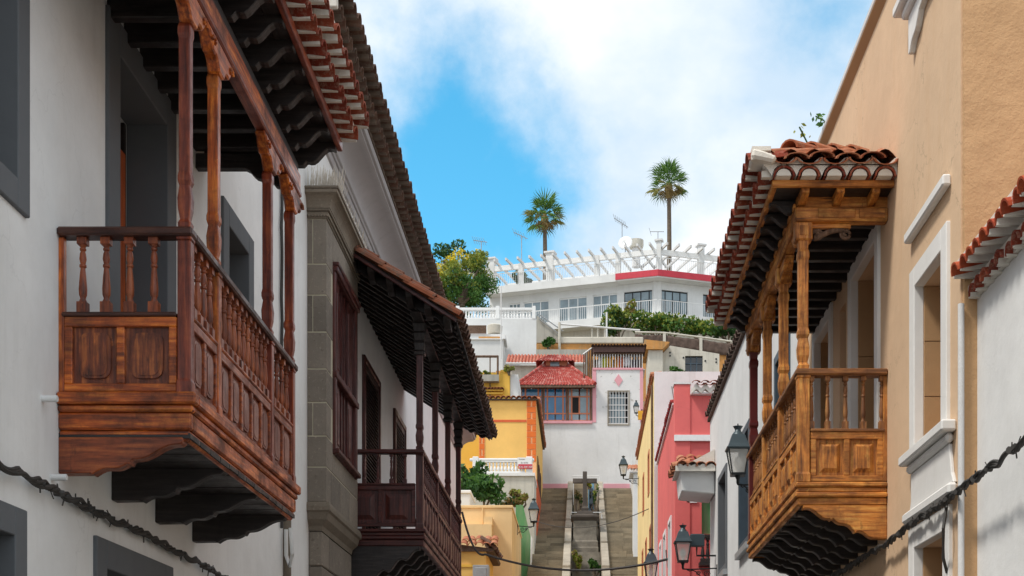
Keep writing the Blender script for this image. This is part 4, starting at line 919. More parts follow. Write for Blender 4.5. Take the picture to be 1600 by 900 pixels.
# hanging wires across the street
def wire(name, pts, label, r=.02, sag=.3, mat='rope'):
    P_ = [Vector(p) for p in pts]; Q = []
    for a, b in zip(P_, P_[1:]): Q += [a.lerp(b, i/14)-Vector((0, 0, sag*4*(i/14)*(1-i/14))) for i in range(14)]
    Q.append(P_[-1]); o = MB().tube(Q, r, 6).build(name, mat); tag(o, label, 'cable'); return o
wire('overhead_cable', [(wx(722, 36), 36, wz(800, 36)), (wx(758, 36), 36, wz(866, 36)), (wx(1050, 32), 32, wz(872, 32)), (PX, 33, wz(860, 33))], 'black cable spanning the street below the stone cross', .032, .35)
wire('thin_wire', [(-2.0, 52, wz(810, 52)), (YX, 40, wz(795, 40))], 'thin wire drooping across the stairs to the cream house', .012, .45)

# ------------------------------------------------------------------ the public stair with its stone cross
def sz(y): return 7.58+(y-50)*.3986
st = thing('stone_stair', 'double flight of dark stone steps climbing to the white wall', 'stair', (.1, 53, 4.4))
n0 = int((64.8-42)/.4014); ky = [42, 46, 50, 53.5, 57.2, 61, 64.9]
for fl, (x0, x1) in enumerate(((-2.0, -.70), (.97, 2.26))):
    for i in range(n0):
        y = 42+i*.4014; z = sz(y)+.16; xm = x0+(x1-x0)*random.uniform(.42, .58)
        for a, b in ((x0, xm-.002), (xm+.002, x1)):
            dz = random.uniform(-.008, .004)
            MB().box(a, b, y+random.uniform(-.008, .008), y+.5, z-.108, z+dz).build('step', 'step', st)
    MB().prism([(42.1, sz(42)-.6), (64.9, sz(64.9)-.6), (64.9, sz(64.9)-.02), (42.1, sz(42)-.02)], 'x', x0, x1).build('stair_core', 'cross_stone', st)
for j, (x0, x1) in enumerate(((-.66, -.44), (.71, .93))):
    for k, (a, b) in enumerate(zip(ky, ky[1:])):
        e = .012*(len(ky)-k)
        MB().prism([(a, sz(a)-.8), (b-.02, sz(b)-.8), (b-.02, sz(b)+.30), (a, sz(a)+.40)], 'x', x0-(e if j == 0 else 0), x1+(e if j else 0)).build('kerb_wall', 'step_pale', st, bev=.02)
bx(-.39, .66, 56.2, 57.0, 8.5, 10.25).build('planter_wall', 'plinth', st); bx(-.39, .66, 52.2, 53.3, 6.5, 8.75).build('planter_wall', 'plinth', st); bx(-.39, .66, 62.5, 65, 9.5, 12.95).build('planter_wall', 'step', st)
for i in range(12): bx(-.38, .65, 57.4+i*.43, 57.9+i*.43, 9.5, 10.4+i*.27).build('step', 'step', st, bev=.012)
for z, y in ((13.95, 64.3), (10.98, 56.6)):
    MB().tube([(-.5, y, z-.25), (-.48, y, z), (.78, y, z), (.8, y, z-.25)], .022, 6).build('handrail', 'white_paint', st)
cr0 = thing('stone_cross', 'dark stone cross on a moulded grey pedestal between the stairs', 'cross', (.09, 55.4, 8.2))
c_ = (.10, 55.4); q = 55.4/F
MB().sq([(.60, wz(882, 55.4)), (.60, wz(872, 55.4)), (.55, wz(870, 55.4)), (.55, wz(859, 55.4)), (.53, wz(857, 55.4)), (.53, wz(849, 55.4)), (.49, wz(847, 55.4)), (.46, wz(838, 55.4)), (.46, wz(816, 55.4))], c_).build('pedestal', 'plinth', cr0, bev=.02)
MB().sq([(.47, wz(816, 55.4)), (.57, wz(811, 55.4)), (.57, wz(808, 55.4)), (.36, wz(806, 55.4)), (.30, wz(800, 55.4)), (.18, wz(799, 55.4))], c_).build('pedestal_cap', 'cross_stone', cr0, bev=.015)
MB().sq([(.15, wz(799, 55.4)), (.16, wz(795, 55.4)), (.11, wz(793, 55.4)), (.085, wz(791, 55.4)), (.085, wz(737, 55.4))], c_).build('upright', 'cross_stone', cr0, bev=.012)
for s in (-1, 1): bx(c_[0]+s*.086, c_[0]+s*.485, 55.32, 55.48, wz(755, 55.4), wz(748, 55.4)).build('arm', 'cross_stone', cr0, bev=.012)
M['blue_pl'] = plaster('pale_blue_paint', (.20, .36, .48), .3, (.1, .15, .2))
sh = thing('blue_niche', 'pale blue painted shrine panel standing behind the stone cross', 'shrine', (.36, 58.5, 10.6)); sb = MB()
bx(.24, .50, 58.4, 58.6, 10.3, 12.7).build('panel', 'blue_pl', sh, bev=.02); bx(.29, .45, 58.37, 58.4, 11.0, 12.3).build('recess', 'glass_dark', sh, bev=.01)
def bush(name, label, cat, c, r, n, size, mat, mat2=None, f2=.3, group=None, stem=True, low=.5):
    t = thing(name, label, cat, (c[0], c[1], c[2]-r[2]), group); C_ = Vector(c)
    cl = [(Vector((random.uniform(-1, 1)*r[0]*.72, random.uniform(-1, 1)*r[1]*.72, random.uniform(-low, 1)*r[2]*.72)), random.uniform(.28, .5)) for _ in range(max(5, int(n/90)))]
    A, B_ = MB(), MB()
    for i in range(n):
        k, rr = random.choice(cl); d = Vector((random.gauss(0, 1), random.gauss(0, 1), random.gauss(0, 1))).normalized()*random.uniform(.5, 1)**.5*rr
        p = C_+k+Vector((d.x*r[0], d.y*r[1], d.z*r[2]))
        (B_ if mat2 and random.random() < f2*(1.6 if d.z > 0 else .4) else A).leaf(p, size)
    A.build('foliage', mat, t, fix=False)
    if mat2: B_.build('bright_foliage', mat2, t, fix=False)
    if stem:
        mb = MB(); b0 = C_-Vector((0, 0, r[2]*1.15))
        for k, rr in cl[:7]: mb.tube([b0, b0.lerp(C_+k, .5)+Vector((random.gauss(0, .06), 0, 0)), C_+k], [.05*max(1, r[2]*.6), .035*max(1, r[2]*.6), .012], 6)
        mb.build('stems', 'trunk', t)
    return t
bush('planter_plant', 'green spiky plant in the planter left of the stone basin', 'plant', (-.2, 51.9, wz(876, 51.9)), (.25, .25, .40), 420, .07, 'leaf_mid', 'leaf_dry')
bush('planter_plant', 'dark green plant in the planter right of the stone basin', 'plant', (.47, 51.9, wz(886, 51.9)), (.25, .25, .32), 420, .07, 'fern', 'leaf_dk')
bush('flower_pot', 'yellow flowers beside the arm of the stone cross', 'plant', (.27, 57.2, wz(757, 57.2)), (.17, .15, .16), 160, .05, 'leaf_mid', 'leaf_yel', .5)
bush('climbing_plant', 'pale leaved creeper behind the left of the stone cross', 'plant', (-.22, 58.0, wz(785, 58)), (.22, .2, .5), 260, .05, 'leaf_dk', 'leaf_dry', .4)
bush('climbing_plant', 'dark creeper behind the right of the stone cross', 'plant', (.57, 58.2, wz(778, 58)), (.15, .2, .6), 220, .05, 'leaf_dk', 'leaf_mid', .3)

# ------------------------------------------------------------------ white wall, glazed veranda and white house above the stair
VY = 65.3
hW = thing('veranda_house', 'white house over the stair with blue glazed veranda and red pyramid roof', 'house', (0, 67, 13))
X_ = lambda p, y=VY: wx(p, y)
Z_ = lambda p, y=VY: wz(p, y)
bx(X_(832), X_(1012), VY, VY+.5, 12.2, Z_(661)).build('retaining_wall', 'white_old', hW)
bx(X_(832), X_(890), VY-.03, VY-.002, Z_(766), Z_(756)).build('pink_skirting', 'pink_pale', hW); bx(X_(943), X_(984), VY-.03, VY-.002, Z_(766), Z_(756)).build('pink_skirting', 'pink_pale', hW)
bx(2.28, 2.75, 57.5, VY-.01, 8.2, 13.6).build('stair_wall', 'white_old', hW)
bx(X_(811), X_(925.5), VY-.10, VY+.5, Z_(662), Z_(658)).build('pink_ledge', 'pink_pale', hW)
# veranda: posts, salmon frames and separate panes
zb, zt_ = Z_(657.5), Z_(606)
for p in (813, 848.5, 886.5, 924): MB().tube([(X_(p), VY, zb), (X_(p), VY, zt_+.1)], .055, 8).build('veranda_post', 'brown_wood', hW)
bx(X_(811), X_(926), VY-.08, VY+.1, zt_-.0, zt_+.12).build('veranda_beam', 'brown_wood', hW)
for a, b, op in ((814.5, 847, 0), (850, 885, 1), (888, 922.5, 2)):
    w_ = b-a; cols = [a, a+w_*.15, a+w_*.5, a+w_*.85, b] if op else [a, a+w_*.2, a+w_*.82, b]; rows = [657, 646, 621, 607.5]
    cuts = []
    vf = MB()
    vf.box(X_(a), X_(b), VY+.02, VY+.06, Z_(657.4), Z_(656))
    for r_ in (646, 619.5): vf.box(X_(a), X_(b), VY+.018, VY+.07, Z_(r_+1), Z_(r_-1))
    for i, c in enumerate(cols):
        full = i in (1, len(cols)-2)
        vf.box(X_(c)-.035, X_(c)+.035, VY+.02, VY+.068, Z_(657) if full or i in (0, len(cols)-1) else Z_(645), Z_(607) if full or i in (0, len(cols)-1) else Z_(620.5))
    F_ = vf.build('window', 'salmon', hW)
    for i in range(len(cols)-1):
        for z0, z1 in ((656, 647), (645, 620.5), (618.5, 607.5)):
            m = 'glass_blue'
            if op == 2: m = 'glass_pale' if not (i == 1 and z0 == 645) else 'dark_room'
            bx(X_(cols[i])+.036, X_(cols[i+1])-.036, VY+.04, VY+.05, Z_(z0), Z_(z1)).build('pane', m, F_)
bx(X_(812), X_(925), VY+1.2, VY+1.25, zb, zt_).build('veranda_back', 'white_old', hW)
ez_ = Z_(602, VY-.4); tz = wz(576, VY+2)
e = [(X_(808, VY-.4), VY-.4, ez_), (X_(930, VY-.4), VY-.4, ez_), (X_(930), VY+3.6, ez_), (X_(808), VY+3.6, ez_)]; tp_ = [(X_(850, VY+1.7), VY+1.6, tz), (X_(888, VY+1.7), VY+1.6, tz), (X_(888, VY+1.7), VY+2.2, tz), (X_(850, VY+1.7), VY+2.2, tz)]
for i in range(4):
    j = (i+1) % 4; corr(MB(), e[i], e[j], tp_[i], tp_[j], 26 if i % 2 == 0 else 22, .05, 5, 8, .05).build('roof_slope', 'roof_red', hW)
for i in range(2): MB().tube([Vector(e[i])+Vector((0, 0, .08)), Vector(tp_[i])+Vector((0, 0, .08))], .09, 8).build('hip_ridge', 'roof_red', hW)
bx(X_(808, VY-.4), X_(930, VY-.4), VY-.42, VY-.3, ez_-.10, ez_-.01).build('eave_board', 'brown_wood', hW)
cu = bx(X_(853, VY+1.7), X_(886, VY+1.7), VY+1.5, VY+2.3, tz-.1, wz(565, VY+1.7)).build('roof_lantern', 'salmon', hW)
bx(X_(860, VY+1.7), X_(874, VY+1.7), VY+1.47, VY+1.5, wz(574, VY+1.6), wz(566.5, VY+1.6)).build('pane', 'glass_pale', cu)
ce = wz(566, VY+1.4); ct = wz(558, VY+1.9); a_ = [(X_(838, VY+1.5), VY+1.2), (X_(897, VY+1.5), VY+1.2), (X_(897, VY+1.5), VY+2.7), (X_(838, VY+1.5), VY+2.7)]; b_ = [(X_(856, VY+1.9), VY+1.8), (X_(880, VY+1.9), VY+1.8), (X_(880, VY+1.9), VY+2.1), (X_(856, VY+1.9), VY+2.1)]
for i in range(4):
    j = (i+1) % 4; corr(MB(), (*a_[i], ce), (*a_[j], ce), (*b_[i], ct), (*b_[j], ct), 12, .05, 5, 3, .05).build('lantern_roof', 'roof_red', cu)
# the peeling white house beside it
hX = thing('peeling_house', 'peeling white house with pink trim, pink diamond and barred window', 'house', (1.7, 67, 16))
gw = (X_(951), X_(982), Z_(663), Z_(612))
wall_y(MB(), VY, .4, X_(925.6), X_(1005), Z_(660.9), Z_(577), [gw]).build('wall', 'white_peel', hX)
bx(X_(925.6), X_(1005), VY+.41, VY+4, 14, Z_(577)-.02).build('rear_wall', 'white_old', hX)
for a, b in ((925.7, 931.5), (1000, 1004.9)): bx(X_(a), X_(b), VY-.02, VY-.001, Z_(660), Z_(577)).build('pink_trim', 'pink_pale', hX)
bx(X_(925.7), X_(1005), VY-.05, VY-.021, Z_(578), Z_(575)).build('pink_string', 'pink_pale', hX)
MB().prism([(X_(966.5), Z_(604)), (X_(973), Z_(594)), (X_(966.5), Z_(584.5)), (X_(960), Z_(594))], 'y', VY-.025, VY-.001).build('pink_diamond', 'pink_pale', hX)
p = frame_y(VY, .03, .05, gw, .06).build('window', 'step_pale', hX); bx(gw[0], gw[1], VY+.3, VY+.33, gw[2], gw[3]).build('dark_backing', 'dark_room', p)
for i in range(7): bx(gw[0]+.05+i*.142, gw[0]+.08+i*.142, VY-.025, VY+.0, gw[2], gw[3]).build('bar', 'white_old', p)
for i, k in enumerate((.2, .42, .58, .8)):
    bx(gw[0], gw[1], VY-.024, VY-.001, gw[2]+(gw[3]-gw[2])*k, gw[2]+(gw[3]-gw[2])*k+.03).build('bar', 'white_old', p)
bx(X_(951)+.1, X_(951)+.75, VY+.12, VY+.15, gw[2]+.1, gw[3]-.1).build('sash', 'glass_pale', p)
# roofed drying terrace on top
la = bx(X_(926), X_(1008), VY+.05, VY+3, Z_(577.2), Z_(576)).build('drying_terrace', 'white_old', hX)
for i in range(19): MB().tube([(X_(928+i*4.2), VY, Z_(576)), (X_(928+i*4.2), VY, Z_(553))], .016, 5).build('railing_bar', 'white_paint', la)
MB().tube([(X_(927), VY, Z_(553)), (X_(1005), VY, Z_(553))], .025, 6).build('railing_top', 'brown_wood', la)
for p in (928, 1002): MB().tube([(X_(p), VY+.1, Z_(576)), (X_(p), VY+.1, Z_(541))], .06, 6).build('terrace_post', 'brown_wood', la)
bx(X_(926), X_(1007), VY-.1, VY-.05, Z_(551), Z_(543)).build('awning_fascia', 'awning', la)
corr(MB(), (X_(924), VY-.25, Z_(542)), (X_(1010), VY-.25, Z_(542)), (X_(924), VY+2.5, Z_(536)), (X_(1010), VY+2.5, Z_(536)), 18, .07, 6, 2, 0).build('awning', 'awning', la)
bx(X_(926), X_(1008), VY+2.4, VY+2.5, Z_(576), Z_(540)).build('terrace_back', 'brown_wood', la)
for i in range(5): MB().tube([(X_(912+i*3), VY+.2, Z_(590-i)), (X_(912+i*3), VY+.2, Z_(551-i*2))], .03, 5).build('stair_grille', 'brown_wood', hX)
MB().tube([(X_(911), VY+.2, Z_(552)), (X_(926), VY+.2, Z_(541))], .04, 5).build('grille_rail', 'white_old', hX)
cloth = [(934.5, 940, (.72, .70, .68), 'white'), (941, 948, (.62, .62, .05), 'green and yellow'), (948.5, 957, (.80, .40, .02), 'bright yellow'), (960, 966, (.66, .30, .05), 'ochre'), (967, 974, (.62, .14, .04), 'orange red'), (975, 986, (.60, .58, .60), 'pale grey'), (989, 993, (.16, .15, .20), 'dark slate'), (994, 998, (.10, .09, .12), 'black')]
for a, b, c, nm in cloth:
    mb = MB(); w_ = X_(b)-X_(a); z1, z0 = Z_(554), Z_(random.uniform(569, 575)); n = 12
    for r_ in range(5): mb.v += [(X_(a)+w_*i/n, VY+.32+.06*math.sin(i*1.7+r_*.4), z1+(z0-z1)*r_/4) for i in range(n+1)]
    mb.f = [(r_*(n+1)+i, r_*(n+1)+i+1, (r_+1)*(n+1)+i+1, (r_+1)*(n+1)+i) for r_ in range(4) for i in range(n)]; mb.sm = [True]*len(mb.f)
    o = ob('hanging_laundry', mb.mesh('hanging_laundry', plain('cloth_'+nm.replace(' ', '_'), c, .9, 0, .35, scale=3), fix=False), None)
    o.modifiers.new('thickness', 'SOLIDIFY').thickness = .015
    tag(o, nm+' laundry hanging behind the bars of the roofed drying terrace', 'laundry', 'laundry on the drying terrace')
MB().tube([(X_(928), VY+.32, Z_(553.5)), (X_(1002), VY+.32, Z_(553.5))], .012, 5).build('washing_line', 'white_paint', la)
t = lantern(wx(994, 62), 62, wz(645, 62), .62, wx(1001, 62), 'small lantern with yellow panel beside barred window of peeling house')
bx(wx(997, 61.8), wx(1008, 61.8), 61.75, 61.85, wz(656, 61.8), wz(642, 61.8)).build('yellow_panel', 'gold', t)
MB().tube([(wx(999, 62), 62, wz(650, 62)), (wx(1003, 62), 62, wz(640, 62)), (wx(1006, 62), 64.9, wz(646, 62))], .03, 6).build('holder', 'metal_dk', t)

# ------------------------------------------------------------------ yellow house and its terrace on the left of the stair
hQ = thing('yellow_house', 'yellow house with orange quoins and white balustrade terrace', 'house', (-3, 57, 8))
qY = 55.0; x0, x1 = wx(749, qY), wx(837.5, qY); zq0, zq1 = 8.0, wz(626, qY)
sw = [(56.6, 57.3, 11.3, 13.2), (58.4, 59.1, 11.3, 13.2), (60.2, 60.9, 11.3, 13.2)]
bx(x0, x1-.36, qY, qY+9, zq0, zq1).build('wall', 'yellow', hQ)
wall_x(MB(), x1-.001, -.35, qY+.001, 64.2, zq0, zq1-.002, sw).build('side_wall', 'yellow', hQ)
for h in sw: p = frame_x(x1, .03, .1, h, .09).build('window', 'brown_wood', hQ); bx(x1-.1, x1-.14, *h).build('shutter', 'brown_wood', p)
bx(x1-.01, x1+.03, qY+.5, 64, zq0, wz(760, 57)).build('red_skirting', 'red_wall', hQ)
for xa, xb in ((wx(823, qY), x1+.012), (x0-.01, wx(757.5, qY))):
    qz = zq1; row = 0; qb = bx(xa, xb, qY-.012, qY-.001, 8.5, zq1).build('quoin', 'orange_joint', hQ)
    while qz > wz(716, qY):
        h_ = .245; m = (xa+xb)/2
        for a, b in ([(xa, xb)] if row % 2 else [(xa, m-.02), (m+.02, xb)]): bx(a+.012, b-.012, qY-.035, qY-.012, qz-h_+.012, qz-.012).build('quoin_block', 'orange', qb, bev=.006)
        qz -= h_; row += 1
bx(wx(758, qY), wx(822.5, qY), qY-.02, qY-.001, wz(659.5, qY), wz(656, qY)).build('brown_band', 'red_wall', hQ)
tq = tile_mesh('tile', 't_clay', .12, .4)
rq = bx(x0-.1, x1+.1, qY-.1, 64.3, zq1+.001, zq1+.06).build('roof', 't_dark', hQ)
for i in range(11): put_tile(tq, rq, (x0+.12+i*.21, qY-.18, zq1+.05), -math.pi/2, .1, 0, .01)
for i in range(36): put_tile(tq, rq, (x1+.16, qY+.1+i*.255, zq1+.05), 0, .15, 0, .012)
tY = 52.5; a0, a1 = wx(734, tY), wx(834.5, tY); zt0, zt1 = wz(739, tY), wz(716, tY)
bx(a0, a1, tY+.02, qY-.02, 8.6, zt0-.12).build('terrace_wall', 'concrete_pale', hQ)
ter = bx(a0-.05, a1+.03, tY-.06, qY-.01, zt0-.118, zt0).build('terrace_slab', 'white_trim', hQ)
bmT = baluster_mesh('baluster', zt1-.1-zt0, .075, 'white_paint')
for i in range(13): ob('baluster', bmT, ter, (a0+.42+i*.135, tY+.06, zt0))
for a, b in ((738.5, 747.5), (822, 832)): bx(wx(a, tY), wx(b, tY), tY-.04, tY+.16, zt0+.001, zt1+.06).build('balustrade_post', 'white_paint', ter, bev=.015)
bx(a0, a1, tY-.02, tY+.14, zt1-.099, zt1).build('balustrade_rail', 'white_paint', ter, bev=.02)
sg = thing('sale_sign', 'white and red for sale sign with phone number on the terrace balustrade', 'sign', (wx(820, tY), tY-.08, zt0+.3))
bx(wx(808.5, tY), wx(831, tY), tY-.075, tY-.061, wz(729, tY), wz(715.5, tY)).build('white_board', 'white_paint', sg)
bx(wx(810, tY), wx(832, tY), tY-.09, tY-.076, wz(733, tY), wz(726, tY)).build('red_board', 'red_paint', sg)
def text(parent, s, p, size, mat):
    c = bpy.data.curves.new('lettering', 'FONT'); c.body = s; c.size = size; c.extrude = .002; o = bpy.data.objects.new('tmp', c); COL.objects.link(o)
    me = bpy.data.meshes.new_from_object(o.evaluated_get(bpy.context.evaluated_depsgraph_get())); bpy.data.objects.remove(o)
    me.materials.clear(); me.materials.append(M[mat]); return ob('lettering', me, parent, p, (math.pi/2, 0, 0))
text(sg, '636 358 358', (wx(811, tY), tY-.094, wz(731.6, tY)), .10, 'white_paint'); text(sg, 'Se vende', (wx(814, tY), tY-.079, wz(724.5, tY)), .075, 'grey_trim'); text(sg, 'Particular', (wx(811, tY), tY-.079, wz(719, tY)), .06, 'grey_trim')
# roof terrace house behind it
hT = thing('roof_terrace_house', 'deep yellow house with rusty pergola and grey planter box', 'house', (-3.5, 61, 12)); yt = 60.5
X2 = lambda p: wx(p, yt); Z2 = lambda p: wz(p, yt)
wall_y(MB(), yt, .3, X2(715), X2(796.5), 12, Z2(582), []).build('wall', 'yellow_deep', hT); bx(X2(715), X2(796.5), yt+.31, yt+4, 12, Z2(583)).build('rear_wall', 'yellow_deep', hT)
bx(X2(797), X2(809.5), yt+.1, yt+3, 12, Z2(584)).build('white_end', 'white_r', hT)
bx(X2(782), X2(796), yt-.02, yt+.5, Z2(582), Z2(578)).build('parapet', 'yellow_deep', hT); bx(X2(720), X2(771), yt+1.5, yt+3.5, Z2(582), Z2(571)).build('terrace_room', 'dark_room', hT)
corr(MB(), (X2(735), yt+1.2, Z2(571.5)), (X2(772), yt+1.2, Z2(571.5)), (X2(735), yt+3, Z2(564)), (X2(772), yt+3, Z2(564)), 12, .05, 5, 3).build('room_roof', 'roof_clay', hT)
bx(X2(772), X2(781), yt+1.3, yt+2, Z2(590), Z2(567)).build('stucco_pier', 'rubble', hT)
for p in (766, 778): MB().tube([(X2(p), yt-.1, Z2(622 if p == 766 else 589)), (X2(p), yt-.1, Z2(557))], .05 if p == 778 else .03, 6).build('pergola_post', 'brown_wood', hT)
MB().tube([(X2(728), yt-.1, Z2(558)), (X2(779), yt-.1, Z2(558))], .055, 6).build('pergola_beam', 'brown_wood', hT)
bx(X2(738), X2(780), yt-.4, yt-.05, Z2(599), Z2(589)).build('planter_box', 'concrete', hT); bx(X2(752), X2(786), yt-.15, yt-.01, Z2(617), Z2(614)).build('ledge', 'yellow_deep', hT)
tw = tile_mesh('tile', 't_clay', .11, .3)
lp = bx(X2(752), X2(786), yt-.25, yt-.005, Z2(612.5), Z2(611)).build('tiled_ledge', 'yellow_deep', hT)
for i in range(7): put_tile(tw, lp, (X2(755)+i*.14, yt-.3, Z2(611)), -math.pi/2, .1, 0, .01)
bush('planter_shrub', 'lime green plant in the grey planter under the rusty pergola', 'plant', (X2(755), yt-.22, Z2(586)), (.32, .15, .12), 160, .06, 'leaf_mid', 'fern')
bush('hanging_vine', 'yellowish vine hanging beside the deep yellow parapet', 'plant', (X2(796), yt-.1, Z2(577)), (.32, .12, .25), 160, .06, 'leaf_mid', 'leaf_dry')

# ------------------------------------------------------------------ beige house, outbuilding and coloured walls lower down
hG = thing('beige_house', 'beige flat roofed house at the foot of the stair', 'house', (-3.2, 46, 4.5)); gy = 44.0; gx = wx(800, gy); gt = wz(794, gy)
bx(wx(690, gy), gx, gy, 50.6, 3.5, gt).build('wall', 'beige', hG); bx(wx(690, gy), gx+.03, gy-.04, 50.65, gt+.001, gt+.09).build('parapet_cap', 'beige', hG, bev=.01)
bx(wx(690, gy), wx(768, gy-.6), gy-.6, gy-.002, 3.5, wz(819, gy-.6)).build('front_wing', 'beige', hG); bx(wx(755, gy-.6), wx(768.5, gy-.6), gy-.45, gy-.003, wz(819, gy-.6), wz(806, gy-.6)).build('chimney', 'beige', hG)
MB().tube([(wx(754, gy), gy-.03, wz(819, gy)), (wx(754, gy), gy-.03, gt)], .025, 6).build('downpipe', 'beige', hG)
hO = thing('tiled_outbuilding', 'small yellow outbuilding with weathered curved tile roof', 'outbuilding', (-3.2, 40, 3.5)); oy = 40.0
bx(wx(690, oy), wx(759, oy), oy, 43.3, 3.0, wz(862, oy)).build('wall', 'yellow', hO); bx(wx(690, oy), wx(759.5, oy), oy-.03, oy-.001, wz(886, oy), wz(882, oy)).build('band', 'yellow_deep', hO)
ro = MB().prism([(wx(690, oy), wz(862, oy)), (wx(770, oy), wz(862, oy)), (wx(772, oy), wz(858, oy)), (wx(690, oy), wz(848, oy))], 'y', oy-.1, 43.3).build('roof', 't_old', hO)
tq2 = tile_mesh('tile', 't_clay', .12, .42); tq3 = tile_mesh('tile', 't_old', .12, .42)
for r_ in range(2):
    for i in range(5): put_tile(tq2, ro, (wx(726, oy)+i*.21, oy-.22+r_*.3, wz(855, oy)+r_*.16), -math.pi/2, .4, 0, .03)
for i in range(8): put_tile(tq3, ro, (wx(776, oy), oy-.05+i*.25, wz(861, oy)), 0, .7, 0, .03); put_tile(tq3, ro, (wx(770, oy), oy-.05+i*.25, wz(853, oy)), 0, .6, 0, .03)
ac = thing('grey_box', 'grey metal box standing against the yellow outbuilding', 'box', (wx(752, 39.8), 39.7, 4)); bx(wx(739.5, 39.7), wx(764.5, 39.7), 39.5, 39.95, 5.0, wz(884, 39.7)).build('casing', 'metal_grey', ac, bev=.01); bx(wx(743, 39.7), wx(761, 39.7), 39.48, 39.5, 5.2, wz(888, 39.7)).build('cover', 'metal_grey', ac, bev=.01)
g_ = thing('green_wall', 'flaking green painted wall beside the stair', 'wall', (-2.2, 51, 6)); Yg = 51.2
MB().prism([(wx(806, Yg), wz(789, Yg)), (wx(817, Yg), wz(789, Yg)), (wx(829, Yg), wz(838, Yg)), (wx(829, Yg), 6), (wx(806, Yg), 6)], 'y', Yg, Yg+.3).build('wall', 'green', g_)
MB().prism([(wx(829.3, Yg), wz(836, Yg)), (wx(832, Yg), wz(842, Yg)), (wx(827.5, Yg), 6), (wx(826, Yg), 6)], 'y', Yg-.05, Yg+.3).build('white_edge', 'white_trim', g_)
bush('leafy_tree', 'glossy dark green tree below the balustrade terrace', 'tree', (wx(757, 50), 50, wz(768, 50)), (.72, .6, .66), 1500, .10, 'leaf_dk', 'fern', .45)
bush('leafy_tree', 'green shrub beside dark balcony below balustrade terrace end', 'tree', (wx(733, 50.5), 50.5, wz(752, 50.5)), (.6, .5, .8), 900, .12, 'leaf_dk', 'fern', .35)
bush('dry_shrub', 'dry straw coloured shrub on top of the green wall', 'plant', (wx(812, 51.6), 51.6, wz(780, 51.6)), (.42, .3, .42), 420, .09, 'leaf_dry', 'leaf_mid', .35)
bush('bare_shrub', 'sparse greyish shrub between the glossy tree and the green wall', 'plant', (wx(795, 51.6), 51.6, wz(785, 51.6)), (.35, .3, .25), 160, .08, 'leaf_dry', 'leaf_dk', .3)
hO2 = thing('white_planter', 'white rendered block beyond the dark balcony beside the glossy tree', 'wall', (-3.4, 45.5, 5)); bx(wx(700, 47), wx(735, 47), 47, 49, 4, wz(771, 47)).build('block', 'white_old', hO2, bev=.03); bx(wx(700, 47), wx(736, 47), 46.95, 49, wz(771, 47), wz(766, 47)).build('cap', 'white_trim', hO2, bev=.02)
po = thing('tiled_porch', 'small red tiled porch roof above the lantern by the cream house', 'porch', (1.9, 52, 10)); ty_ = 52.0
bx(wx(984, ty_), wx(1003, ty_), ty_, ty_+1.2, wz(739, ty_), wz(737, ty_)).build('slab', 'white_old', po); bx(wx(990, ty_), wx(1003, ty_), ty_+.1, ty_+1.2, 6, wz(739, ty_)).build('wall', 'white_r', po)
for r_ in range(3):
    for i in range(5): put_tile(tw, po, (wx(983, ty_)+.05+i*.12, ty_-.1+r_*.25, wz(736.5-r_*4, ty_)), -math.pi/2, .4, 0, .01)

# ------------------------------------------------------------------ houses on the hillside
hR = thing('red_roofed_house', 'pale house with long red tile roof behind the veranda', 'house', (-2, 72, 18)); ry_ = 72.0
bx(wx(794, ry_), wx(914, ry_), ry_, ry_+3, 16, wz(571, ry_)).build('wall', 'concrete_pale', hR)
corr(MB(), (wx(791, ry_), ry_-.4, wz(571, ry_)), (wx(914, ry_), ry_-.4, wz(571, ry_)), (wx(791, ry_), ry_+1.4, wz(545, ry_)), (wx(914, ry_), ry_+1.4, wz(545, ry_)), 24, .09, 6, 4, .03).build('roof', 'roof_clay', hR)
MB().tube([(wx(791, ry_), ry_-.45, wz(571.5, ry_)), (wx(914, ry_), ry_-.45, wz(571.5, ry_))], .045, 8).build('gutter', 'white_old', hR)
hK = thing('concrete_house', 'streaked pale concrete house with dark blue window', 'house', (5.5, 75, 18)); ky_ = 74.0
Xk = lambda p: wx(p, ky_); Zk = lambda p: wz(p, ky_); kw = (Xk(1070.5), Xk(1098), Zk(584), Zk(556))
wall_y(MB(), ky_, .3, Xk(1035), Xk(1124), 17, Zk(553), [kw]).build('wall', 'concrete_pale', hK)
MB().prism([(Xk(1047), Zk(540)), (Xk(1124), Zk(552.9)), (Xk(1035), Zk(552.9))], 'y', ky_, ky_+.3).build('gable', 'concrete_pale', hK)
bx(Xk(1035), Xk(1124), ky_+.31, ky_+4, 17, Zk(554)).build('rear_wall', 'concrete_pale', hK)
p = frame_y(ky_, -.1, .2, kw, .08).build('window', 'blue_dk', hK); bx(kw[0], kw[1], ky_+.18, ky_+.2, kw[2], kw[3]).build('pane', 'glass_dark', p)
for i in (1, 2): bx(kw[0]+(kw[1]-kw[0])*i/3-.03, kw[0]+(kw[1]-kw[0])*i/3+.03, ky_+.12, ky_+.18, kw[2], kw[3]).build('mullion', 'blue_dk', p)
bx(kw[0], kw[1], ky_+.121, ky_+.179, Zk(568), Zk(566.5)).build('transom', 'blue_dk', p)
for a, b in ((1047, 551), (1047, 556), (1068, 559), (1102, 564), (1119, 561), (1119, 566)): MB().tube([(Xk(a), ky_-.03, Zk(b)), (Xk(a), ky_+.02, Zk(b))], .05, 8).build('drain_hole', 'metal_dk', hK)
bx(Xk(1012), Xk(1034.5), ky_-.6, ky_+2, 17, Zk(552)).build('annexe', 'concrete_pale', hK); MB().prism([(Xk(1006), Zk(552)), (Xk(1034), Zk(552)), (Xk(1045), Zk(541)), (Xk(1006), Zk(537))], 'y', ky_-.8, ky_+2).build('annexe_roof', 'rubble', hK)
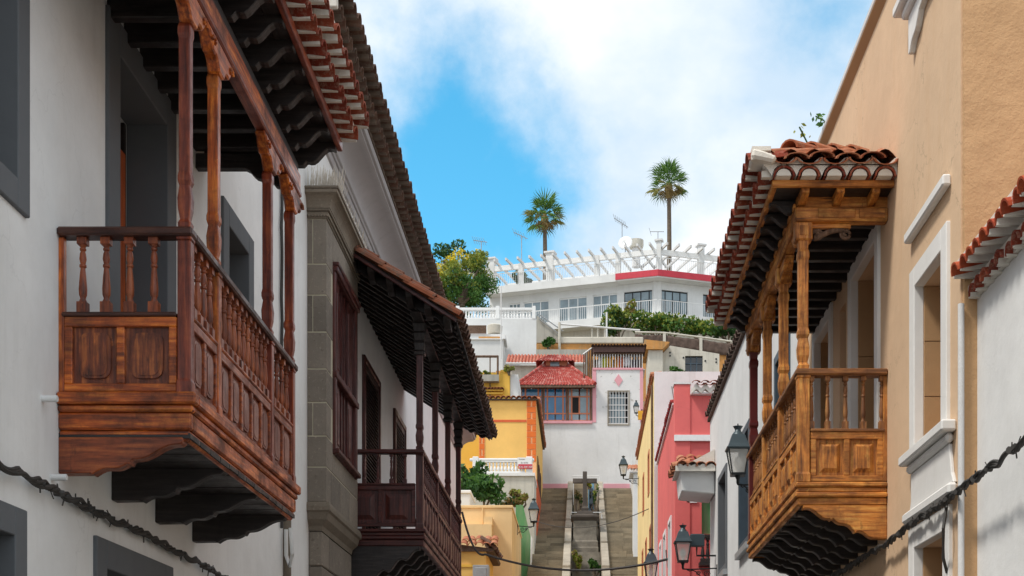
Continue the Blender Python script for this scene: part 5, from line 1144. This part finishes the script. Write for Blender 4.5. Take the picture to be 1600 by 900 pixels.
bush('roof_plant', 'blue-green potted plant in front of streaked concrete house', 'plant', (wx(1056, 72), 72, wz(580, 72)), (.45, .3, .28), 160, .09, 'fern', 'leaf_dk')

# retaining walls, fences and planting in front of the terrace building
rw = thing('retaining_wall', 'crumbling orange rubble retaining wall with concrete coping', 'wall', (0, 80, 22)); R = lambda p: wx(p, 80); RZ = lambda p: wz(p, 80)
bx(R(838), R(1010), 80, 80.8, 20, RZ(537)).build('rubble', 'rubble', rw); bx(R(872), R(1005), 79.9, 81, RZ(537), RZ(527)).build('coping', 'concrete_pale', rw, bev=.04); bx(R(838), R(918), 79.6, 79.8, 20, RZ(549)).build('grey_kerb', 'concrete', rw)
MB().prism([(R(838), RZ(533)), (R(838), RZ(490)), (R(846), RZ(496)), (R(875), RZ(520)), (R(880), RZ(533))], 'y', 80.3, 80.6).build('sloping_wall', 'concrete', rw)
for p in (874, 874.5): MB().tube([(R(p), 79.85, RZ(550)), (R(p), 79.85, RZ(505))], .07, 6).build('post', 'concrete_pale', rw)
MB().tube([(R(872), 79.9, RZ(507)), (R(1000), 79.9, RZ(517))], .055, 6).build('rail', 'white_old', rw)
for a, b, c, d in ((840, 488, 880, 516), (842, 497, 876, 522)): MB().tube([(R(a), 80.2, RZ(b)), (R(c), 80.2, RZ(d))], .035, 5).build('wire_rail', 'metal_grey', rw)
for p in (925, 934, 945): MB().tube([(R(p), 80, RZ(528)), (R(p), 80, RZ(511))], .05, 6).build('post', 'concrete_pale', rw)
bush('wall_creeper', 'green creeper spilling over the orange rubble wall', 'plant', (R(858), 79.7, RZ(537)), (.5, .2, .45), 420, .09, 'fern', 'leaf_dk')
fe = thing('netting_fence', 'fence of brown netting between concrete posts on the hillside', 'fence', (8, 86, 25)); Yf_ = 86.0
FX = lambda p: wx(p, Yf_); FZ = lambda p: wz(p, Yf_)
pp = [(992, 519), (1038, 520), (1095, 527), (1146, 534), (1180, 539)]
for (a, b), (c, d) in zip(pp, pp[1:]):
    mb = MB(); n = 14
    for r_ in range(5): mb.v += [(FX(a+(c-a)*i/n), Yf_+.05*math.sin(i*1.9+r_), FZ(b+(d-b)*i/n+3+(19 if a > 1000 else 13)*r_/4+1.2*math.sin(i/n*3.14)*(1 if r_ in (0, 4) else 0))) for i in range(n+1)]
    mb.f = [(r_*(n+1)+i, r_*(n+1)+i+1, (r_+1)*(n+1)+i+1, (r_+1)*(n+1)+i) for r_ in range(4) for i in range(n)]; mb.sm = [True]*len(mb.f)
    o = mb.build('netting', 'brown_mesh', fe, fix=False); o.modifiers.new('thickness', 'SOLIDIFY').thickness = .02
    MB().tube([(FX(a), Yf_, FZ(b)), (FX(c), Yf_, FZ(d))], .06, 6).build('top_rail', 'concrete_pale', fe)
for a, b in pp[1:]: bx(FX(a)-.09, FX(a)+.09, Yf_-.1, Yf_+.08, FZ(b+34), FZ(b)-.06).build('post', 'concrete_pale', fe)
MB().prism([(FX(940), FZ(545)), (FX(1095), FZ(548)), (FX(1190), FZ(562)), (FX(1190), 18), (FX(940), 18)], 'y', Yf_+.1, Yf_+.6).build('base_wall', 'rubble', fe)
bush('tall_shrub', 'straggly olive shrub beside thin white pole before terrace building', 'shrub', (wx(968, 89), 89, wz(506, 89)), (1.2, .9, 1.0), 1300, .13, 'leaf_dk', 'leaf_mid', .45)
bush('tall_shrub', 'broad reddish olive shrub below the corner windows of the terrace building', 'shrub', (wx(1028, 89), 89, wz(508, 89)), (1.7, 1, .8), 1900, .13, 'fern', 'leaf_mid', .4)
bush('tall_shrub', 'dense green shrub behind the netting fence near the tiled balcony roof', 'shrub', (wx(1092, 89), 89, wz(513, 89)), (1.2, 1, .75), 1300, .13, 'fern', 'leaf_mid', .35)
bush('tall_shrub', 'dark shrub behind the netting fence end by white coping', 'shrub', (wx(1138, 89), 89, wz(520, 89)), (1.2, .8, .6), 900, .13, 'leaf_dk', 'fern', .3)
bush('tall_shrub', 'thin upright shrub with reddish tips at the terrace building corner window', 'shrub', (wx(985, 90), 90, wz(488, 90)), (.4, .4, .75), 300, .12, 'leaf_mid', 'leaf_dry', .4)
o = MB().tube([(wx(948, 84), 84, wz(545, 84)), (wx(948, 84), 84, wz(488, 84))], .06, 6).build('white_pole', 'white_old'); tag(o, 'thin white pole rising in front of the straggly olive shrub', 'pole')
o = MB().tube([(wx(783, 78), 78, wz(560, 78)), (wx(783, 78), 78, wz(448, 78))], .035, 6).build('aerial_pole', 'white_old'); tag(o, 'tall thin aerial pole in front of the white balustrade block', 'pole')

# white block with balustrade
hZ = thing('balustrade_block', 'big white rendered block topped by a white balustrade', 'house', (-5.5, 86, 24)); by = 85.0
ZX = lambda p: wx(p, by); ZZ = lambda p: wz(p, by)
bx(ZX(690), ZX(838), by, by+6, 18, ZZ(498)).build('wall', 'white_r', hZ)
bx(ZX(690), ZX(790), by-3, by-.01, 18, wz(531, by-3)).build('lower_wing', 'white_r', hZ); lt = bx(ZX(690), ZX(790), by-3.1, by-.02, wz(531, by-3), wz(529.5, by-3)).build('lower_ledge', 'white_paint', hZ)
bx(wx(748, 82.2), wx(781, 82.2), 82.1, 82.4, wz(529.4, 82.2), wz(526.5, 82.2)).build('brick_edge', 'rubble', hZ); bx(wx(690, 83), wx(790, 83), 83, 84.9, wz(529, 83), wz(522, 83)).build('upper_step', 'white_r', hZ)
bl = thing('roller_blind', 'brown slatted roller blind leaning on the white block', 'blind', (wx(745, 82.8), 82.8, wz(522, 82.8)))
for i in range(6): bx(wx(715, 82.9), wx(760, 82.9), 82.85, 82.9, wz(521.5-i*2.2, 82.9), wz(519.6-i*2.2, 82.9)).build('slat', 'brown_wood', bl)
tk = thing('water_tank', 'cream water tank standing beside the brown roller blind', 'tank', (wx(773, 83.6), 83.6, wz(522, 83.6))); MB().lathe([(.42, wz(522, 83.6)), (.45, wz(518, 83.6)), (.47, wz(510, 83.6)), (.40, wz(508.5, 83.6)), (.0, wz(508, 83.6))], (wx(773, 83.6), 83.6), 18).build('drum', 'concrete_pale', tk)
bmZ = baluster_mesh('baluster', ZZ(484)-ZZ(498), .09, 'white_paint')
bal = bx(ZX(714), ZX(835), by, by+.22, ZZ(484), ZZ(480.5)).build('balustrade_rail', 'white_paint', hZ)
for i in range(25): ob('baluster', bmZ, bal, (ZX(718.5+i*4.75), by+.11, ZZ(498)))
for p in (715, 777.5, 834): bx(ZX(p)-.11, ZX(p)+.11, by-.03, by+.25, ZZ(498), ZZ(478)).build('balustrade_post', 'white_paint', bal)

# ------------------------------------------------------------------ terrace building with pergola
hM = thing('terrace_building', 'long white terrace building with roof pergola and crimson slab edge', 'building', (5.5, 104, 28.5))
OC = (wx(1028, 100), 100.0); aL, aR = math.radians(17), math.radians(18); dL = (-math.cos(aL), math.sin(aL)); dR = (math.cos(aR), math.sin(aR))
def uL(p): return (OC[0]*F-(p-CX)*100)/((p-CX)*math.sin(aL)+math.cos(aL)*F)
def uR(p): return ((p-CX)*100-OC[0]*F)/(math.cos(aR)*F-(p-CX)*math.sin(aR))
def LB(mb, u0, u1, d0, d1, z0, z1): return mb.obox(OC, dL, u0, u1, -d1, -d0, z0, z1)
def RB(mb, u0, u1, d0, d1, z0, z1): return mb.obox(OC, dR, u0, u1, d0, d1, z0, z1)
def LP(u, d, z): n = Vector((dL[1], -dL[0])); return (OC[0]+dL[0]*u+n.x*d, OC[1]+dL[1]*u+n.y*d, z)
def RP(u, d, z): n = Vector((-dR[1], dR[0])); return (OC[0]+dR[0]*u+n.x*d, OC[1]+dR[1]*u+n.y*d, z)
LP = lambda u, d, z: (OC[0]+dL[0]*u+dL[1]*d, OC[1]+dL[1]*u-dL[0]*d, z)
zs0, zs1 = wz(433, 100), wz(421, 100); zl0, zl1 = wz(500, 100), wz(488, 100); UL, UR = 13.4, 8.5
LB(MB(), 3.2, UL, 0, 9, zs0, zs1-.02).build('roof_slab', 'white_r', hM); LB(MB(), 0, 3.19, 0.001, 9, zs0+.01, zs1).build('roof_slab', 'white_r', hM); RB(MB(), .001, UR, 0.002, 9, zs0+.012, zs1).build('roof_slab', 'white_r', hM)
LB(MB(), -.02, 3.2, -.05, -.002, zs0+.1, zs1).build('crimson_edge', 'red_paint', hM); RB(MB(), -.02, UR, -.05, -.002, zs0+.1, zs1).build('crimson_edge', 'red_paint', hM)
WL = [(uL(1022), uL(970)), (uL(959), uL(921)), (uL(911), uL(868)), (uL(851), uL(812)), (uL(806), uL(789))]; zw = (wz(497, 100), wz(445, 100))
def seg(fn, mb, lst, umax, d0, d1):
    u = .0
    for a, b in lst:
        fn(mb, u, a, d0, d1, zl1, zs0); fn(mb, a, b, d0, d1, zw[1], zs0); u = b
    fn(mb, u, umax, d0, d1, zl1, zs0); return mb
WR = [(uR(1035.5), uR(1082)), (uR(1106), uR(1130))]
seg(LB, MB(), WL, UL, .9, 1.2).build('wall', 'white_r', hM); seg(RB, MB(), WR, UR, .901, 1.2).build('wall', 'white_r', hM)
LB(MB(), .6, UL, 4, 4.2, zl1, zs0).build('back_wall', 'white_r', hM); RB(MB(), .6, UR, 4, 4.2, zl1, zs0).build('back_wall', 'white_r', hM)
LB(MB(), 0, UL, -.1, 9, zl0, zl1).build('floor_slab', 'white_r', hM); RB(MB(), .0, UR, -.1, 9, zl0-.01, zl1-.002).build('floor_slab', 'white_r', hM)
LB(MB(), 0, UL, .9, 9, 26, zl0).build('lower_wall', 'concrete_pale', hM); RB(MB(), 0, UR, .9, 9, 26, zl0-.02).build('lower_wall', 'concrete_pale', hM)
for fn, lst in ((LB, WL), (RB, WR)):
    for i, (a, b) in enumerate(lst):
        dark = fn is RB or i == 0; fm = 'metal_dk' if dark else 'white_paint'; nn = 4 if dark else 3; mb = MB()
        for k in range(nn+1): u = a+(b-a)*k/nn; fn(mb, u-.035, u+.035, 1.0, 1.06, zl1, zw[1])
        fn(mb, a, b, 1.001, 1.061, zw[1]-.08, zw[1]); fn(mb, a, b, 1.001, 1.061, zw[1]-.75, zw[1]-.68)
        W_ = mb.build('window', fm, hM)
        for k in range(nn):
            u0, u1 = a+(b-a)*k/nn+.036, a+(b-a)*(k+1)/nn-.036
            for z0, z1 in ((zl1, zw[1]-.76), (zw[1]-.67, zw[1]-.09)): fn(MB(), u0, u1, 1.025, 1.04, z0, z1).build('pane', 'glass_pale', W_)
# railings
def railing(fn, pt, u0, u1, d, z0, z1, nm):
    r_ = fn(MB(), u0, u1, d-.02, d+.02, z1-.04, z1).build(nm, 'white_paint', hM); mb = MB(); n = int((u1-u0)/.16)
    for i in range(n): fn(mb, u0+(u1-u0)*i/n, u0+(u1-u0)*i/n+.022, d-.01, d+.01, z0, z1-.04)
    mb.build('balusters', 'white_paint', r_, kind='stuff')
RPf = lambda u, d, z: (OC[0]+dR[0]*u-dR[1]*d, OC[1]+dR[1]*u+dR[0]*d, z)
railing(LB, None, .05, UL, .1, zs1, zs1+.95, 'roof_railing'); railing(RB, None, .05, UR, .1, zs1, zs1+.95, 'roof_railing')
railing(LB, None, .05, UL-2, .0, zl1, zl1+.95, 'balcony_railing'); railing(RB, None, .05, UR, .0, zl1, zl1+.95, 'balcony_railing')
# pergola
zb0, zb1 = wz(395, 100), wz(387, 100)
LB(MB(), -.1, UL+2, .22, .42, zb0, zb1).build('pergola_beam', 'white_paint', hM); RB(MB(), -.1, UR, .22, .42, zb0-.005, zb1-.005).build('pergola_beam', 'white_paint', hM)
LB(MB(), 3.2, UL, 4.2, 4.4, zb0, zb1).build('pergola_beam', 'white_paint', hM)
for p in (1028, 964, 931, 857, 812, 765):
    u = uL(p); wd = .28 if p in (857, 765) else .17; up_ = .55 if p in (857, 765, 1028) else .0
    LB(MB(), u-wd, u+wd, .18, .18+2*wd, zs1, zb1+up_+.01).build('pergola_post', 'white_r', hM)
    if up_: LB(MB(), u-wd-.12, u+wd+.12, .08, .28+2*wd, zb1+up_+.012, zb1+up_+.14).build('post_cap', 'white_old', hM)
for p in (1098,): u = uR(p); RB(MB(), u-.22, u+.22, .18, .6, zs1, zb1+.6).build('pergola_post', 'white_r', hM); RB(MB(), u-.35, u+.35, .08, .72, zb1+.601, zb1+.73).build('post_cap', 'white_old', hM)
for i in range(17): u = .45+i*.92; LB(MB(), u-.06, u+.06, -.75, 4.4, zb1+.012, zb1+.2).build('pergola_rafter', 'white_old', hM)
for i in range(9): u = .45+i*.92; RB(MB(), u-.06, u+.06, -.75, 4.4, zb1+.013, zb1+.2).build('pergola_rafter', 'white_old', hM)
# penthouse behind
LB(MB(), .2, 7.2, 4.6, 8, zs1, zb0+.25).build('penthouse', 'white_r', hM); RB(MB(), .2, UR, 4.601, 8, zs1, zb0-.3).build('penthouse', 'white_r', hM)
for i, (a, b) in enumerate(((1.0, 2.9), (4.6, 6.0))): LB(MB(), a, b, 4.56, 4.6, zs1+.5, zs1+.75).build('wall_vent', 'metal_grey', hM)
for k in range(3): MB().lathe([(.16, zs1+1.2), (.16, zs1+1.5)], LP(3.0+k*.35, 4.5, 0)[:2], 10).build('wall_lamp', 'metal_grey', hM)
LB(MB(), 8.6, 11.5, 5.2, 8, zs1, zs1+1.2).build('roof_hut', 'white_r', hM)
corr(MB(), LP(8.4, 5, zs1+1.2), LP(11.7, 5, zs1+1.2), LP(8.4, 7, zs1+1.7), LP(11.7, 7, zs1+1.7), 14, .06, 5, 3).build('hut_roof', 'roof_clay', hM)
LB(MB(), 6.9, 9.8, 4.3, 4.36, zs1, zs1+.9).build('brown_screen', 'brown_wood', hM)
wt = thing('roof_tank', 'round beige water tank on the roof of the terrace building', 'tank', (wx(994, 103.5), 103.5, zb1)); c_ = (wx(994, 103.8), 103.8)
z_ = zb0+.25
MB().lathe([(.3, z_), (.3, wz(388, 103.8)+.02)], c_, 14).build('stand', 'white_old', wt); MB().lathe([(.5, wz(388, 103.8)), (.56, wz(384, 103.8)), (.56, wz(376, 103.8)), (.0, wz(374, 103.8))], c_, 18).build('drum', 'concrete_pale', wt)
di = thing('satellite_dish', 'white satellite dish on the roof beside the round tank', 'dish', (wx(977, 101.5), 101.5, zb1)); c_ = Vector((wx(977, 101.5), 101.5, wz(379, 101.5)))
mb = MB(); ax_ = Vector((-.25, -1, .25)).normalized(); e1_ = ax_.orthogonal().normalized(); e2_ = ax_.cross(e1_); vs_ = [c_-ax_*.14]
for r_ in (.25, .5): vs_ += [c_-ax_*(.14-.14*(r_/.5)**2)+(e1_*math.cos(k*.3927)+e2_*math.sin(k*.3927))*r_*1.05 for k in range(16)]
mb.add(vs_, [(0, 1+k, 1+(k+1) % 16) for k in range(16)]+[(1+k, 17+k, 17+(k+1) % 16, 1+(k+1) % 16) for k in range(16)], True); o = mb.build('reflector', 'white_paint', di, fix=False); o.modifiers.new('thickness', 'SOLIDIFY').thickness = .03
MB().tube([c_-ax_*.05, c_+ax_*.5-Vector((0, 0, .2))], .02, 5).build('feed_arm', 'metal_grey', di); MB().tube([c_-ax_*.1, (c_.x, c_.y+.15, zb1-.05)], .04, 6).build('mast', 'metal_grey', di)
def aerial(px, Y, ytop, ybot, label, els=6, tilt=.3):
    t = thing('tv_aerial', label, 'aerial', (wx(px, Y), Y, wz(ybot, Y)), 'rooftop aerials'); x = wx(px, Y); zt = wz(ytop, Y)
    MB().tube([(x, Y, wz(ybot, Y)), (x, Y, zt)], .035, 6).build('mast', 'metal_grey', t)
    MB().tube([(x-.6, Y, zt+.25*tilt), (x+.45, Y, zt-.25*tilt)], .03, 5).build('boom', 'metal_grey', t)
    for i in range(els): a = -.58+i*1.0/els; MB().tube([(x+a-.1, Y-.3, zt-.25*tilt*a/.55+.18), (x+a+.1, Y+.3, zt-.25*tilt*a/.55-.18)], .014, 4).build('element', 'metal_grey', t)
aerial(752, 104, 377, 412, 'small television aerial above the far end of the pergola'); aerial(815, 104, 368, 410, 'tall television aerial with slanted boom next to the lower palm', 5, 1.0); aerial(972, 103, 348, 390, 'television aerial with short boom above the satellite dish', 7, 1.4)
aerial(1028, 103, 362, 385, 'short whip aerial above the corner post of the pergola', 1, 0)
bush('roof_shrub', 'dark palm-like plants behind the far roof railing', 'plant', LP(10.9, 2.2, zs1+.9), (1.1, .5, .7), 420, .15, 'leaf_dk', 'fern')

# ------------------------------------------------------------------ flowering tree and palms
def flowering(px, py, Y, r, n):
    C_ = Vector((wx(px, Y), Y, wz(py, Y))); t = thing('flowering_tree', 'broad tree covered in yellow blossom beside the tiled eave', 'tree', (C_.x, Y, gz(Y)))
    G, Yl, Md = MB(), MB(), MB(); cl = []
    for _ in range(75):
        d = Vector((random.gauss(0, 1), random.gauss(0, 1), random.gauss(0, 1))).normalized()*random.uniform(.55, 1)
        cl.append((C_+Vector((d.x*r[0], d.y*r[1], d.z*r[2])), random.uniform(.38, .7), d))
    for c, rr, d in cl:
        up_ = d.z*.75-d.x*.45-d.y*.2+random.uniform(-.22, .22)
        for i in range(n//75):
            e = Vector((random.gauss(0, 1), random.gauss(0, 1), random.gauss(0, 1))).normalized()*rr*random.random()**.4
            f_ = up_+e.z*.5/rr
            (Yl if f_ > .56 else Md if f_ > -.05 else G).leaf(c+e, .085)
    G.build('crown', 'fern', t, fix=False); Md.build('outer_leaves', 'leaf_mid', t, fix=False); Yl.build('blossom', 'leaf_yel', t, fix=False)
    mb = MB(); b0 = Vector((C_.x+.3, Y, gz(Y)-.3)); f0 = C_-Vector((0, 0, r[2]*.7)); mb.tube([b0, b0.lerp(f0, .5)+Vector((.1, 0, 0)), f0], [.3, .24, .2], 9)
    mb.build('trunk', 'trunk', t); mb = MB()
    for c, rr, d in cl[:22]: mb.tube([f0, f0.lerp(c, .5)+Vector((0, 0, .15)), c], [.13, .08, .03], 6)
    mb.build('limbs', 'trunk', t, kind='stuff')
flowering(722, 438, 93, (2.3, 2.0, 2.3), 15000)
bush('dark_conifer', 'dark feathery treetop behind the yellow blossom tree', 'tree', (wx(697, 99), 99, wz(395, 99)), (1.7, 1.0, 1.0), 700, .12, 'leaf_dk', None)
def fan(name, mat, L=1.2, P_=.95, n=15, span=190):
    mb = MB(); mb.tube([(0, 0, 0), (P_*.5, 0, .05), (P_, 0, 0)], [.035, .025, .018], 5)
    for i in range(n):
        a = math.radians(-span/2+span*i/(n-1)); l = L*(.72+.28*math.cos(a*.75))*random.uniform(.9, 1.05); w_ = .038; d = Vector((math.cos(a), math.sin(a), 0)); s_ = Vector((-d.y, d.x, 0)); o = Vector((P_, 0, 0)); f = .04 if i % 2 else -.04
        mb.add([o, o+d*l*.55+s_*w_+Vector((0, 0, f)), o+d*l*.82+s_*w_*.5-Vector((0, 0, .07)), o+d*l-Vector((0, 0, random.uniform(.22, .5))), o+d*l*.82-s_*w_*.5-Vector((0, 0, .07)), o+d*l*.55-s_*w_-Vector((0, 0, f))], [(0, 1, 5), (1, 2, 4, 5), (2, 3, 4)])
    return mb.mesh(name, mat, fix=False)
fg, fy, fd = fan('frond', 'palm_g'), fan('frond', 'palm_y'), fan('frond', 'leaf_dry', .8, .5, 13, 150)
def palm(px, py, Y, label):
    x, z = wx(px, Y), wz(py, Y); t = thing('fan_palm', label, 'palm', (x, Y, gz(Y)), 'tall fan palms on the hilltop')
    n = 16; g0 = gz(Y)-.5; mb = MB(); pts = [(x+.25*math.sin(i/n*2.2)-.25*math.sin(2.2), Y, g0+(z-.2-g0)*i/n) for i in range(n+1)]
    mb.tube(pts, [.30-.12*i/n for i in range(n+1)], 10); mb.build('trunk', 'trunk', t)
    MB().lathe([(.12, z-1.5), (.34, z-1.1), (.38, z-.6), (.28, z-.1), (.1, z+.15)], (x, Y), 10).build('skirt', 'leaf_dry', t)
    for i in range(40):
        az = i*2.39996+random.uniform(-.2, .2); k = i/39; el = math.radians(84-135*k+random.uniform(-14, 14))
        m = fg if k < .62 else (random.choice((fy, fg)) if k < .85 else fd)
        R = Matrix.Rotation(az, 3, 'Z') @ Matrix.Rotation(-el, 3, 'Y') @ Matrix.Rotation(random.uniform(-.5, .5), 3, 'X')
        o = ob('frond', m, t, (x, Y, z+.1-.45*k), R.to_euler()); s = random.uniform(.8, 1.2); o.scale = (s, s, s)
palm(851, 336, 125, 'shorter fan palm with brown skirt behind the pergola'); palm(1045, 287, 125, 'taller fan palm rising above the crimson-edged terrace')
